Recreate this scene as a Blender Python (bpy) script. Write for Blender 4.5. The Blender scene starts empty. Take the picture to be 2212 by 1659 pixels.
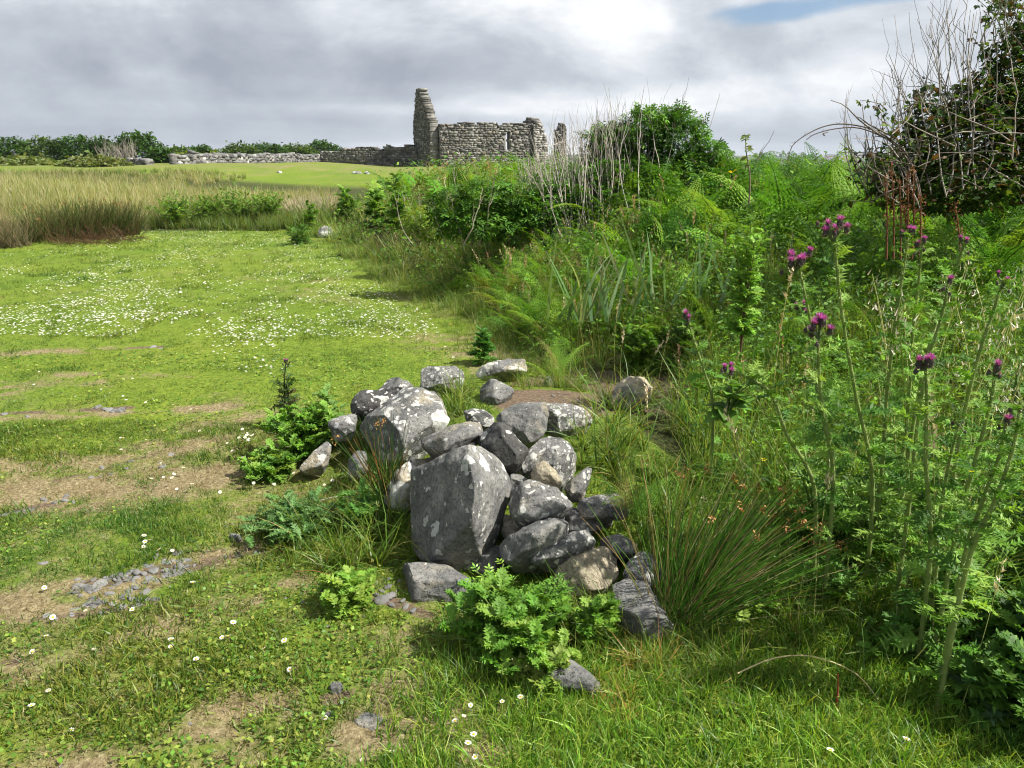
import bpy, bmesh, math
import numpy as np
from mathutils import Vector, noise as mnoise

# ---------------------------------------------------------------- camera, world, sun, exposure
sc = bpy.context.scene
PITCH = math.radians(16.3); CAMZ = 1.6; FOC = 1659.0; CU, CV = 1106.0, 829.5
cam_d = bpy.data.cameras.new("camera"); cam = bpy.data.objects.new("camera", cam_d)
sc.collection.objects.link(cam); sc.camera = cam
cam_d.sensor_width = 36.0; cam_d.lens = 27.0; cam_d.clip_start = 0.02; cam_d.clip_end = 20000
cam.location = (0, 0, CAMZ); cam.rotation_euler = (math.radians(90) - PITCH, 0, 0)

SUN_AZ = math.radians(101)      # clockwise from +Y (view direction): from the right, slightly behind
SUN_EL = math.radians(50)
sdir = Vector((math.sin(SUN_AZ)*math.cos(SUN_EL), math.cos(SUN_AZ)*math.cos(SUN_EL), math.sin(SUN_EL)))
sun_d = bpy.data.lights.new("sun", 'SUN'); sun = bpy.data.objects.new("sun", sun_d)
sc.collection.objects.link(sun)
sun_d.energy = 5.0; sun_d.angle = math.radians(0.5); sun_d.color = (1.0, 0.95, 0.86)
sun.rotation_euler = sdir.to_track_quat('Z', 'Y').to_euler(); sun.location = (20, -8, 30)

world = bpy.data.worlds.new("World"); sc.world = world; world.use_nodes = True
def build_world():
    nt = world.node_tree; nt.nodes.clear(); N = nt.nodes.new; L = nt.links.new
    out = N('ShaderNodeOutputWorld'); bg = N('ShaderNodeBackground'); bg.inputs['Strength'].default_value = 0.1
    L(bg.outputs[0], out.inputs['Surface'])
    sky = N('ShaderNodeTexSky'); sky.sky_type = 'NISHITA'; sky.sun_disc = False
    sky.sun_elevation = SUN_EL; sky.sun_rotation = SUN_AZ; sky.air_density = 1.0; sky.dust_density = 1.0
    geo = N('ShaderNodeTexCoord'); sep = N('ShaderNodeSeparateXYZ'); L(geo.outputs['Generated'], sep.inputs[0])
    def m(op, a, b=None, c=None, clamp=False):
        n = N('ShaderNodeMath'); n.operation = op; n.use_clamp = clamp
        for i, v in enumerate((a, b, c)):
            if v is None: continue
            if isinstance(v, (int, float)): n.inputs[i].default_value = v
            else: L(v, n.inputs[i])
        return n.outputs[0]
    X, Y, Z = sep.outputs
    comb = N('ShaderNodeCombineXYZ'); L(X, comb.inputs[0]); L(Y, comb.inputs[1]); L(m('MULTIPLY', Z, 1.9), comb.inputs[2])
    def noise(scale, detail, rough, dist=0.0, off=(0, 0, 0), sca=(1, 1, 1), src=None):
        mp = N('ShaderNodeMapping'); mp.inputs['Location'].default_value = off; mp.inputs['Scale'].default_value = sca
        L(src or comb.outputs[0], mp.inputs[0])
        n = N('ShaderNodeTexNoise'); n.inputs['Scale'].default_value = scale; n.inputs['Detail'].default_value = detail
        n.inputs['Roughness'].default_value = rough; n.inputs['Distortion'].default_value = dist
        L(mp.outputs[0], n.inputs['Vector']); return n.outputs['Fac']
    big = noise(3.0, 8, 0.56, 0.35, (3.1, 0.7, 0.4)); mid = noise(7.0, 8, 0.58, 0.3, (7.3, 2.2, 1.0), (1, 1, 1.2))
    low = noise(4.0, 3, 0.45, 0.0, (1.3, 4.2, 2.0), (.5, .5, 4.0))
    hz = m('EXPONENT', m('MULTIPLY', m('MAXIMUM', Z, 0.0), -24.0))
    tex = m('ADD', m('MULTIPLY', big, 0.68), m('MULTIPLY', mid, 0.32))
    t = m('ADD', m('MULTIPLY', tex, m('SUBTRACT', 1.0, m('MULTIPLY', hz, .75))), m('MULTIPLY', low, m('MULTIPLY', hz, .75)))
    t = m('ADD', m('MULTIPLY', m('SUBTRACT', t, 0.5), 2.0), 0.60)
    t = m('ADD', t, m('MULTIPLY', X, 0.27))
    def blob(ax, az, wx, wz, amp):
        dx = m('DIVIDE', m('SUBTRACT', X, ax), wx); dz = m('DIVIDE', m('SUBTRACT', Z, az), wz)
        return m('MULTIPLY', m('EXPONENT', m('MULTIPLY', m('ADD', m('MULTIPLY', dx, dx), m('MULTIPLY', dz, dz)), -1.0)), amp)
    for b in ((0.31, 0.075, 0.14, 0.045, 0.15), (-0.12, 0.135, 0.08, 0.015, 0.13), (-0.33, 0.105, 0.22, 0.028, -0.16), (0.10, 0.095, 0.20, 0.018, -0.10),
              (-0.15, 0.03, 0.4, 0.018, -0.12), (-0.35, 0.165, 0.4, 0.02, 0.10), (0.28, 0.015, 0.25, 0.022, -0.22), (-.45, .025, .15, .008, .10), (0.42, .11, .12, .03, .10), (-.2, .06, .12, .008, .12)):
        t = m('ADD', t, blob(*b))
    ramp = N('ShaderNodeValToRGB'); L(t, ramp.inputs[0]); e = ramp.color_ramp.elements
    e[0].position = 0.25; e[0].color = (0.20, 0.222, 0.26, 1)
    e[1].position = 0.80; e[1].color = (0.53, 0.54, 0.55, 1)
    k = e.new(0.50); k.color = (0.29, 0.315, 0.35, 1); k = e.new(0.66); k.color = (0.40, 0.42, 0.45, 1)
    mul = N('ShaderNodeVectorMath'); mul.operation = 'SCALE'; mul.inputs['Scale'].default_value = 10.0 * CLOUD
    L(ramp.outputs[0], mul.inputs[0])
    # holes of blue sky
    hole = noise(6.0, 6, 0.6, 0.3, (1.0, 5.0, 0), (0.8, 0.8, 1.6))
    h = m('ADD', m('SUBTRACT', hole, 0.75), m('ADD', blob(0.29, 0.158, 0.075, 0.014, 0.60), blob(0.41, 0.172, 0.08, 0.012, 0.62)))
    hr = N('ShaderNodeMapRange'); hr.interpolation_type = 'SMOOTHSTEP'; L(h, hr.inputs[0])
    hr.inputs[1].default_value = -0.02; hr.inputs[2].default_value = 0.42
    sb = N('ShaderNodeVectorMath'); sb.operation = 'MULTIPLY'; sb.inputs[1].default_value = (0.50, 0.56, 0.62); L(sky.outputs[0], sb.inputs[0])
    mix = N('ShaderNodeMix'); mix.data_type = 'RGBA'; L(m('MULTIPLY', hr.outputs[0], 0.9), mix.inputs['Factor'])
    L(mul.outputs[0], mix.inputs['A']); L(sb.outputs[0], mix.inputs['B'])
    L(mix.outputs['Result'], bg.inputs['Color'])
CLOUD = 0.95
build_world()
sc.view_settings.view_transform = 'Standard'; sc.view_settings.look = 'None'
sc.view_settings.exposure = 1.0; sc.view_settings.gamma = 1.0
cy = sc.cycles
cy.max_bounces = 6; cy.diffuse_bounces = 3; cy.glossy_bounces = 2; cy.transmission_bounces = 3; cy.transparent_max_bounces = 4
cy.volume_bounces = 0
cy.caustics_reflective = False; cy.caustics_refractive = False; cy.pixel_filter_type = 'BLACKMAN_HARRIS'
cy.filter_width = 1.1; cy.use_adaptive_sampling = True; cy.adaptive_threshold = 0.015; cy.use_denoising = True; cy.denoiser = "OPENIMAGEDENOISE"; cy.denoising_input_passes = "RGB_ALBEDO_NORMAL"; cy.denoising_prefilter = "ACCURATE"

# ---------------------------------------------------------------- helpers
COL = sc.collection
SP, CP = math.sin(PITCH), math.cos(PITCH)
def P(u, v, D):
    """photo point (2212 px wide frame) at depth D metres -> world"""
    a = (u - CU) / FOC; b = -(v - CV) / FOC
    return np.array([D * a, D * (CP + b * SP), CAMZ + D * (-SP + b * CP)])
def smooth(t):
    t = np.clip(t, 0, 1); return t * t * (3 - 2 * t)
def rng_(s): return np.random.default_rng(s)

def _hash(ix, iy, iz, seed):
    h = (ix.astype(np.int64) * 374761393 + iy.astype(np.int64) * 668265263 + iz.astype(np.int64) * 2147483647 + seed * 974634777)
    h = (h ^ (h >> 13)) * 1274126177 & 0x7fffffffffff
    h = h ^ (h >> 16)
    return (h & 0xffff).astype(np.float64) / 65535.0
def vnoise(x, y, z=0.0, seed=0):
    x, y, z = np.broadcast_arrays(np.asarray(x, float), np.asarray(y, float), np.asarray(z, float))
    ix, iy, iz = np.floor(x), np.floor(y), np.floor(z)
    fx, fy, fz = x - ix, y - iy, z - iz
    fx, fy, fz = [f * f * (3 - 2 * f) for f in (fx, fy, fz)]
    r = 0
    for dx in (0, 1):
        for dy in (0, 1):
            for dz in (0, 1):
                w = (fx if dx else 1 - fx) * (fy if dy else 1 - fy) * (fz if dz else 1 - fz)
                r = r + w * _hash(ix + dx, iy + dy, iz + dz, seed)
    return r * 2 - 1
def fbm(x, y, z=0.0, seed=0, octs=4, gain=0.5):
    r = 0; a = 1; s = 1
    for o in range(octs):
        r = r + a * vnoise(np.asarray(x) * s, np.asarray(y) * s, np.asarray(z) * s, seed + o * 7); a *= gain; s *= 2.03
    return r

# boundary of the rough bank (x of its left edge for each y)
BY = [0, 2, 2.6, 3.2, 4.0, 5.0, 6.0, 6.8, 8.2, 10.8, 14, 17.8, 21, 26, 33, 45, 60]
BX = [2.6, 2.2, 1.55, 0.9, 0.5, 0.35, 0.1, -0.2, -0.55, -1.65, -2.9, -4.3, -4.6, -3.6, -3.0, -2.0, 1.0]
def bank_x(y): return np.interp(y, BY, BX)
def terrain(x, y):
    x = np.asarray(x, float); y = np.asarray(y, float)
    s = x - bank_x(y)
    hb = np.interp(y, [0, 3, 4.2, 6, 8, 11, 25, 40, 60], [0.02, 0.06, 0.22, 0.42, 0.70, 0.88, 0.8, 0.4, 0])
    h = hb * smooth(s / 2.5)
    h = h + 0.19 * np.exp(-((((x - 0.1) / 0.85) ** 2 + ((y - 4.15) / 1.05) ** 2) ** 2))
    h = h + 0.95 * smooth((y - 20) / 42.0)
    # mound before the ruin, mounds in the meadow
    h = h + 0.30 * np.exp(-(((x + 13) / 6.5) ** 2 + ((y - 50) / 5.0) ** 2)) + 0.22 * np.exp(-(((x + 5) / 5.0) ** 2 + ((y - 53) / 3.5) ** 2))
    h = h + 0.45 * smooth((-x - 8) / 14) * smooth((y - 12) / 18)
    near = np.exp(-(x * x + y * y) / 400.0)
    h = h + 0.018 * fbm(x * 1.3, y * 1.3, 0, 3, 3) * near + 0.09 * fbm(x * .12, y * .12, 0, 5, 3) * (1 - np.exp(-y * y / 300.0))
    drop = smooth((x - 13) / 45.0) * smooth((y - 8) / 20)
    drop = np.maximum(drop, smooth((y - 108) / 60.0)); drop = np.maximum(drop, smooth((-x - 90) / 60.0)); drop = np.maximum(drop, smooth((-y - 40) / 60.0))
    drop = np.maximum(drop, smooth((x - 40) / 50.0))
    return h - 15.0 * drop
def G(u, v):
    """photo point -> where its ray meets the terrain"""
    a = (u - CU) / FOC; b = -(v - CV) / FOC
    def gap(D): return CAMZ + D * (-SP + b * CP) - terrain(D * a, D * (CP + b * SP))
    lo, hi = 1.0, 120.0
    for n in (110, 30, 20):
        D = np.geomspace(lo, hi, n); w = np.nonzero(gap(D) < 0)[0]
        if len(w) == 0: lo = hi = D[-1]; break
        i = max(1, w[0]); lo, hi = D[i - 1], D[i]
    x, y = hi * a, hi * (CP + b * SP); return np.array([x, y, float(terrain(x, y))]), hi

def mesh_from(name, V, F, C=None, mat=None, parent=None, smooth_sh=False, mats=None, midx=None):
    """V (n,3); F list of int arrays (m,3)/(m,4) or one array"""
    if not isinstance(F, (list, tuple)): F = [F]
    me = bpy.data.meshes.new(name)
    V = np.asarray(V, np.float32); me.vertices.add(len(V)); me.vertices.foreach_set('co', V.ravel())
    loops = np.concatenate([np.asarray(f).ravel() for f in F]).astype(np.int32)
    tot = np.concatenate([np.full(len(f), np.asarray(f).shape[1]) for f in F]).astype(np.int32)
    st = np.concatenate([[0], np.cumsum(tot)[:-1]]).astype(np.int32)
    me.loops.add(len(loops)); me.loops.foreach_set('vertex_index', loops)
    me.polygons.add(len(tot)); me.polygons.foreach_set('loop_start', st); me.polygons.foreach_set('loop_total', tot)
    if smooth_sh: me.polygons.foreach_set('use_smooth', np.ones(len(tot), bool))
    if C is not None:
        at = me.attributes.new('Col', 'FLOAT_COLOR', 'POINT')
        C4 = np.ones((len(V), 4), np.float32); C4[:, :3] = C; at.data.foreach_set('color', C4.ravel())
    for m_ in (mats or ([mat] if mat else [])): me.materials.append(m_)
    if midx is not None: me.polygons.foreach_set('material_index', np.asarray(midx, np.int32))
    me.update(calc_edges=True); me.validate()
    o = bpy.data.objects.new(name, me); COL.objects.link(o)
    if parent: o.parent = parent
    return o
def tag(o, label=None, cat=None, group=None, kind=None):
    if label: o['label'] = label
    if cat: o['category'] = cat
    if group: o['group'] = group
    if kind: o['kind'] = kind
    return o
def empty(name, loc, label, cat, group=None):
    o = bpy.data.objects.new(name, None); COL.objects.link(o); o.location = loc; o.empty_display_size = 0.1
    return tag(o, label, cat, group)

class Batch:
    """collects triangles (world or local coordinates) with a colour per vertex"""
    def __init__(s): s.V = []; s.F = []; s.C = []; s.n = 0
    def raw(s, V, F, C):
        V = np.asarray(V, float); F = np.asarray(F, int)
        C = np.broadcast_to(np.asarray(C, float), V.shape) if np.ndim(C) < 2 or len(C) != len(V) else np.asarray(C, float)
        s.V.append(V); s.F.append(F + s.n); s.C.append(C); s.n += len(V)
    def inst(s, tpl, M, T, tint=None):
        """tpl (V,F,C); M (n,3,3), T (n,3), tint (n,3)"""
        tv, tf, tc = tpl; n = len(T)
        if n == 0: return
        W = np.einsum('nij,vj->nvi', M, tv) + T[:, None, :]
        F = tf[None] + (np.arange(n) * len(tv))[:, None, None] + s.n
        C = np.broadcast_to(tc[None], (n,) + tc.shape) * (1 if tint is None else tint[:, None, :])
        s.V.append(W.reshape(-1, 3)); s.F.append(F.reshape(-1, 3)); s.C.append(np.clip(C.reshape(-1, 3), 0, 1)); s.n += n * len(tv)
    def tpl(s): return np.concatenate(s.V), np.concatenate(s.F), np.concatenate(s.C)
    def build(s, name, mat, parent=None, origin=None, sm=False):
        V, F, C = s.tpl()
        if parent is not None and origin is None: origin = np.array(parent.location)
        if origin is not None: V = V - np.asarray(origin)
        o = mesh_from(name, V, F, C, mat, parent, sm)
        if origin is not None and parent is None: o.location = origin
        return o

def rots(rg, n, tilt=0.2, scale=(1, 1, 1), yaw=None, sj=0.2):
    """random upright orientation: Rz(yaw) * tilt * scale"""
    a = rg.uniform(0, 2 * np.pi, n) if yaw is None else yaw
    t = rg.normal(0, tilt, n); b = rg.normal(0, tilt, n)
    M = np.zeros((n, 3, 3)); ca, sa = np.cos(a), np.sin(a)
    Rz = np.stack([np.stack([ca, -sa, 0 * a], -1), np.stack([sa, ca, 0 * a], -1), np.stack([0 * a, 0 * a, 0 * a + 1], -1)], 1)
    ct, st = np.cos(t), np.sin(t); cb, sb = np.cos(b), np.sin(b)
    Rx = np.stack([np.stack([0 * a + 1, 0 * a, 0 * a], -1), np.stack([0 * a, ct, -st], -1), np.stack([0 * a, st, ct], -1)], 1)
    Ry = np.stack([np.stack([cb, 0 * a, sb], -1), np.stack([0 * a, 0 * a + 1, 0 * a], -1), np.stack([-sb, 0 * a, cb], -1)], 1)
    M = Rz @ Rx @ Ry
    S = np.asarray(scale, float); S = np.broadcast_to(S, (n, 3)) * (1 + rg.uniform(-sj, sj, (n, 1)))
    return M * S[:, None, :]
def euler_m(rx, ry, rz):
    rx, ry, rz = np.broadcast_arrays(np.asarray(rx, float), np.asarray(ry, float), np.asarray(rz, float))
    o = np.ones_like(rx); z = np.zeros_like(rx)
    def st(*r): return np.stack([np.stack(q, -1) for q in r], -2)
    X = st((o, z, z), (z, np.cos(rx), -np.sin(rx)), (z, np.sin(rx), np.cos(rx)))
    Y = st((np.cos(ry), z, np.sin(ry)), (z, o, z), (-np.sin(ry), z, np.cos(ry)))
    Z = st((np.cos(rz), -np.sin(rz), z), (np.sin(rz), np.cos(rz), z), (z, z, o))
    return Z @ Y @ X
def tints(rg, n, pal, w=None, j=0.15):
    pal = np.asarray(pal, float); i = rg.choice(len(pal), n, p=w)
    return pal[i] * (1 + rg.uniform(-j, j, (n, 1))) * (1 + rg.uniform(-j * .4, j * .4, (n, 3)))

def tube(pts, rad, sides=5):
    pts = np.asarray(pts, float); n = len(pts); rad = np.broadcast_to(rad, (n,))
    t = np.gradient(pts, axis=0); t /= np.linalg.norm(t, axis=1)[:, None] + 1e-9
    ref = np.array([0.31, 0.87, 0.17]); a = np.cross(t, ref); a /= np.linalg.norm(a, axis=1)[:, None] + 1e-9
    b = np.cross(t, a); an = np.arange(sides) * 2 * np.pi / sides
    V = pts[:, None, :] + rad[:, None, None] * (np.cos(an)[None, :, None] * a[:, None, :] + np.sin(an)[None, :, None] * b[:, None, :])
    V = V.reshape(-1, 3); F = []
    for i in range(n - 1):
        for k in range(sides):
            p, q = i * sides + k, i * sides + (k + 1) % sides
            F += [(p, q, q + sides), (p, q + sides, p + sides)]
    return V, np.array(F)

# ---- plant templates -------------------------------------------------------------------
W3 = np.ones(3)
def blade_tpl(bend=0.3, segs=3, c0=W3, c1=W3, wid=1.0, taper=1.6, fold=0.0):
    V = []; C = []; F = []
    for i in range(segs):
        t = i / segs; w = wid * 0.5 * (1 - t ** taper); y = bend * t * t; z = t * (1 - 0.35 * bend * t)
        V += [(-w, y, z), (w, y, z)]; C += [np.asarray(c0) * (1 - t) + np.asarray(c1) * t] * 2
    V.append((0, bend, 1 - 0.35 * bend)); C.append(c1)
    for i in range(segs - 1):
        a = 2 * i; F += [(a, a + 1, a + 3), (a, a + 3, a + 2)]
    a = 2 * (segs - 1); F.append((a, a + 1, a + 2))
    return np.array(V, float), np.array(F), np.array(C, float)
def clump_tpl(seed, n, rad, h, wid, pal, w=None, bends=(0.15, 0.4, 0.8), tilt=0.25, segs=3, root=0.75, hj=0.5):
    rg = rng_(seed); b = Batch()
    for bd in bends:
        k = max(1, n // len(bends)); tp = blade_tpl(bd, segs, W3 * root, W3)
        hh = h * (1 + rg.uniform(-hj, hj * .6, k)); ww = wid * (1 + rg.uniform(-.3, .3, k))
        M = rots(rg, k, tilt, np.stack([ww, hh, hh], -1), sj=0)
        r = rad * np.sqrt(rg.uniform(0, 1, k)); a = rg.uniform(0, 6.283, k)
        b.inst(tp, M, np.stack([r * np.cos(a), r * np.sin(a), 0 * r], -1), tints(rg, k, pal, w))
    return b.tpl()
def leaf_tpl(c=W3, wid=0.45, fold=0.12, droop=0.15, segs=3):
    """leaf along +Y, length 1, folded at the midrib"""
    V = []; C = []; F = []
    ts = np.linspace(0, 1, segs + 2)
    for i, t in enumerate(ts):
        w = wid * math.sin(math.pi * min(1, t ** 0.75)) * 0.5 if 0 < t < 1 else 0
        z = -droop * t * t
        V += [(-w, t, z + fold * w * 2), (0, t, z), (w, t, z + fold * w * 2)]
        C += [np.asarray(c) * .95, np.asarray(c) * 1.1, np.asarray(c) * .95]
    for i in range(len(ts) - 1):
        a = 3 * i
        F += [(a, a + 1, a + 4), (a, a + 4, a + 3), (a + 1, a + 2, a + 5), (a + 1, a + 5, a + 4)]
    return np.array(V, float), np.array(F), np.array(C, float)
def frond_tpl(seed=0, pairs=15, leaflets=7, arch=0.5, c=W3, lod=0, fat=1.0):
    """bracken / fern frond growing up from the origin then arching along +Y; length about 1"""
    rg = rng_(seed); b = Batch()
    s = np.linspace(0, 1, 12); y = arch * s ** 1.7 + 0.1 * s; z = s * 0.95 - arch * 0.55 * s ** 2.6; x = 0 * s
    pts = np.stack([x, y, z], -1)
    Vt, Ft = tube(pts, np.linspace(.008, .003, 12), 3); b.raw(Vt, Ft, np.asarray(c) * np.array([1.1, .9, .8]))
    lf = (np.array([(0, 0, 0), (-.5, .45, .04), (.5, .45, .04), (0, 1, -.05)], float), np.array([(0, 2, 3), (0, 3, 1)]), np.tile(np.asarray(c, float), (4, 1)))
    for i in range(pairs):
        t = 0.28 + 0.72 * (i / (pairs - 1)) ** 0.95
        L = 0.30 * (1 - t) ** 0.8 * (1 if i > 1 else .85) + 0.015
        p = np.array([np.interp(t, s, x), np.interp(t, s, y), np.interp(t, s, z)])
        q = np.array([0, np.interp(min(1, t + .02), s, y), np.interp(min(1, t + .02), s, z)]) - np.array([0, np.interp(t - .02, s, y), np.interp(t - .02, s, z)])
        q /= np.linalg.norm(q); nrm = np.cross(np.array([1, 0, 0]), q)
        for sd in (-1, 1):
            d = np.array([sd * 0.9, 0, 0]) + q * 0.38 + nrm * rg.normal(-.05, .10); d /= np.linalg.norm(d)
            if lod:
                w = L * 0.13; e = np.cross(d, nrm); e /= np.linalg.norm(e); nn = nrm * L * -0.18
                P0 = p; P1 = p + d * L * .35; P2 = p + d * L * .7 + nn * .3; P3 = p + d * L + nn
                V = [P0, P1 + e * w, P1 - e * w, P2 + e * w * .7, P2 - e * w * .7, P3]
                b.raw(V, [(0, 1, 2), (1, 3, 4), (1, 4, 2), (3, 5, 4)], np.asarray(c) * rg.uniform(.85, 1.15)); continue
            m = max(3, int(leaflets * (L / .3) + 2)); k = np.arange(m)
            tt = (k + .6) / m; sz = (L * 0.20 * (1 - tt * .75) + .006) * fat
            pos = p + d * (tt * L)[:, None] - nrm * (tt ** 2 * L * .18)[:, None]
            for s2 in (-1, 1):
                e = np.cross(d, nrm) * s2; a2 = e * .9 + d * .4; a2 /= np.linalg.norm(a2); xx = np.cross(a2, nrm)
                R = np.stack([xx * .6, a2, nrm], -1)
                b.inst(lf, R[None] * sz[:, None, None], pos, np.ones((m, 3)) * rg.uniform(.85, 1.15, (m, 1)))
    return b.tpl()
def lobed_tpl(seed=0, pairs=5, c=W3, spiny=0.0, curl=0.25, wid=0.42):
    """pinnately lobed, ruffled leaf (ragwort / thistle) along +Y arching up then down"""
    rg = rng_(seed); b = Batch(); s = np.linspace(0, 1, 9)
    y = s * .95; z = curl * np.sin(s * math.pi * .75) - .1 * s
    w0 = 0.045
    V = []; C = []; F = []
    for i in range(9): V += [(-w0 * (1.1 - s[i]), y[i], z[i]), (w0 * (1.1 - s[i]), y[i], z[i])]; C += [np.asarray(c) * 1.15] * 2
    for i in range(8): a = 2 * i; F += [(a, a + 1, a + 3), (a, a + 3, a + 2)]
    b.raw(V, F, np.array(C))
    for i in range(pairs):
        t = .18 + .75 * i / (pairs - 1); L = wid * (math.sin(math.pi * (t * .8 + .12)) ** .7) * rg.uniform(.85, 1.15)
        p = np.array([0, np.interp(t, s, y), np.interp(t, s, z)])
        for sd in (-1, 1):
            for sub in range(3):
                an = (-.5 + sub * .55) + rg.normal(0, .12); l2 = L * (1 - .22 * abs(sub - 1)) * (1 - .4 * spiny * (sub != 1))
                d = np.array([sd * math.cos(an), math.sin(an) + .35, rg.normal(.1, .22)]); d /= np.linalg.norm(d)
                e = np.array([-d[1], d[0], rg.normal(0, .25)]); w = L * (.26 - .13 * spiny)
                q1 = p + d * l2 * .5 + e * w; q2 = p + d * l2 * .5 - e * w; q3 = p + d * l2 + np.array([0, 0, rg.normal(0, .05)])
                tip = q3 + (q3 - p) * .1 * spiny
                if spiny: b.raw([p, q1, q2, tip], [(0, 2, 1), (1, 2, 3)], np.asarray(c) * rg.uniform(.85, 1.15))
                else:
                    q4 = q3 + e * w * .7; q5 = q3 - e * w * .7
                    b.raw([p, q1, q2, q4, q5, q3 + d * l2 * .12], [(0, 2, 1), (1, 2, 4), (1, 4, 3), (3, 4, 5)], np.asarray(c) * rg.uniform(.85, 1.15))
    return b.tpl()

# ---------------------------------------------------------------- materials
def newmat(name):
    m = bpy.data.materials.new(name); m.use_nodes = True; nt = m.node_tree; nt.nodes.clear()
    return m, nt, nt.nodes.new, nt.links.new
def leafmat(name, transl=0.35, rough=0.5, spec=0.35):
    m, nt, N, L = newmat(name)
    at = N('ShaderNodeAttribute'); at.attribute_name = 'Col'
    geo = N('ShaderNodeNewGeometry'); nz = N('ShaderNodeTexNoise'); nz.inputs['Scale'].default_value = 35; L(geo.outputs['Position'], nz.inputs['Vector'])
    mr = N('ShaderNodeMapRange'); mr.inputs[3].default_value = .7; mr.inputs[4].default_value = 1.3; L(nz.outputs['Fac'], mr.inputs[0])
    sc_ = N('ShaderNodeVectorMath'); sc_.operation = 'SCALE'; L(at.outputs['Color'], sc_.inputs[0]); L(mr.outputs[0], sc_.inputs['Scale'])
    p = N('ShaderNodeBsdfPrincipled'); p.inputs['Roughness'].default_value = rough; p.inputs['Specular IOR Level'].default_value = spec
    L(sc_.outputs[0], p.inputs['Base Color'])
    tr = N('ShaderNodeBsdfTranslucent'); v2 = N('ShaderNodeVectorMath'); v2.operation = 'MULTIPLY'; v2.inputs[1].default_value = (1.45, 1.35, .6)
    L(sc_.outputs[0], v2.inputs[0]); L(v2.outputs[0], tr.inputs['Color'])
    mx = N('ShaderNodeMixShader'); mx.inputs[0].default_value = transl; L(p.outputs[0], mx.inputs[1]); L(tr.outputs[0], mx.inputs[2])
    o = N('ShaderNodeOutputMaterial'); L(mx.outputs[0], o.inputs['Surface']); return m
M_FERN = leafmat('fern_leaf', .38, .65, .12); M_LEAF = leafmat('foliage', .35, .55, .25); M_GRASS = leafmat('grass_blades', 0.4, .45, .4); M_DRY = leafmat('dry_stalks', .15, .7, .2)
M_GLOSS = leafmat('glossy_leaf', .28, .38, .5); M_PETAL = leafmat('petals', .3, .6, .2)
def vcmat(name, rough=.85, bump=0.0, bscale=60, var=.25, vscale=14, spec=.3):
    m, nt, N, L = newmat(name)
    at = N('ShaderNodeAttribute'); at.attribute_name = 'Col'
    tc = N('ShaderNodeTexCoord'); nz = N('ShaderNodeTexNoise'); nz.inputs['Scale'].default_value = vscale; nz.inputs['Detail'].default_value = 5; L(tc.outputs['Object'], nz.inputs['Vector'])
    mr = N('ShaderNodeMapRange'); mr.inputs[1].default_value = .25; mr.inputs[2].default_value = .75; mr.inputs[3].default_value = 1 - var; mr.inputs[4].default_value = 1 + var; L(nz.outputs['Fac'], mr.inputs[0])
    sc_ = N('ShaderNodeVectorMath'); sc_.operation = 'SCALE'; L(at.outputs['Color'], sc_.inputs[0]); L(mr.outputs[0], sc_.inputs['Scale'])
    p = N('ShaderNodeBsdfPrincipled'); p.inputs['Roughness'].default_value = rough; p.inputs['Specular IOR Level'].default_value = spec; L(sc_.outputs[0], p.inputs['Base Color'])
    if bump:
        n2 = N('ShaderNodeTexNoise'); n2.inputs['Scale'].default_value = bscale; n2.inputs['Detail'].default_value = 6; L(tc.outputs['Object'], n2.inputs['Vector'])
        bp = N('ShaderNodeBump'); bp.inputs['Strength'].default_value = 1; bp.inputs['Distance'].default_value = bump; L(n2.outputs['Fac'], bp.inputs['Height']); L(bp.outputs[0], p.inputs['Normal'])
    o = N('ShaderNodeOutputMaterial'); L(p.outputs[0], o.inputs['Surface']); return m
M_TWIG = vcmat('bark', .8, .002, 90); M_WALL = vcmat('masonry', .9, .03, 6, .45, 3.5); M_PEB = vcmat('pebble_stone', .75, .0015, 120, .25, 40)

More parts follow.
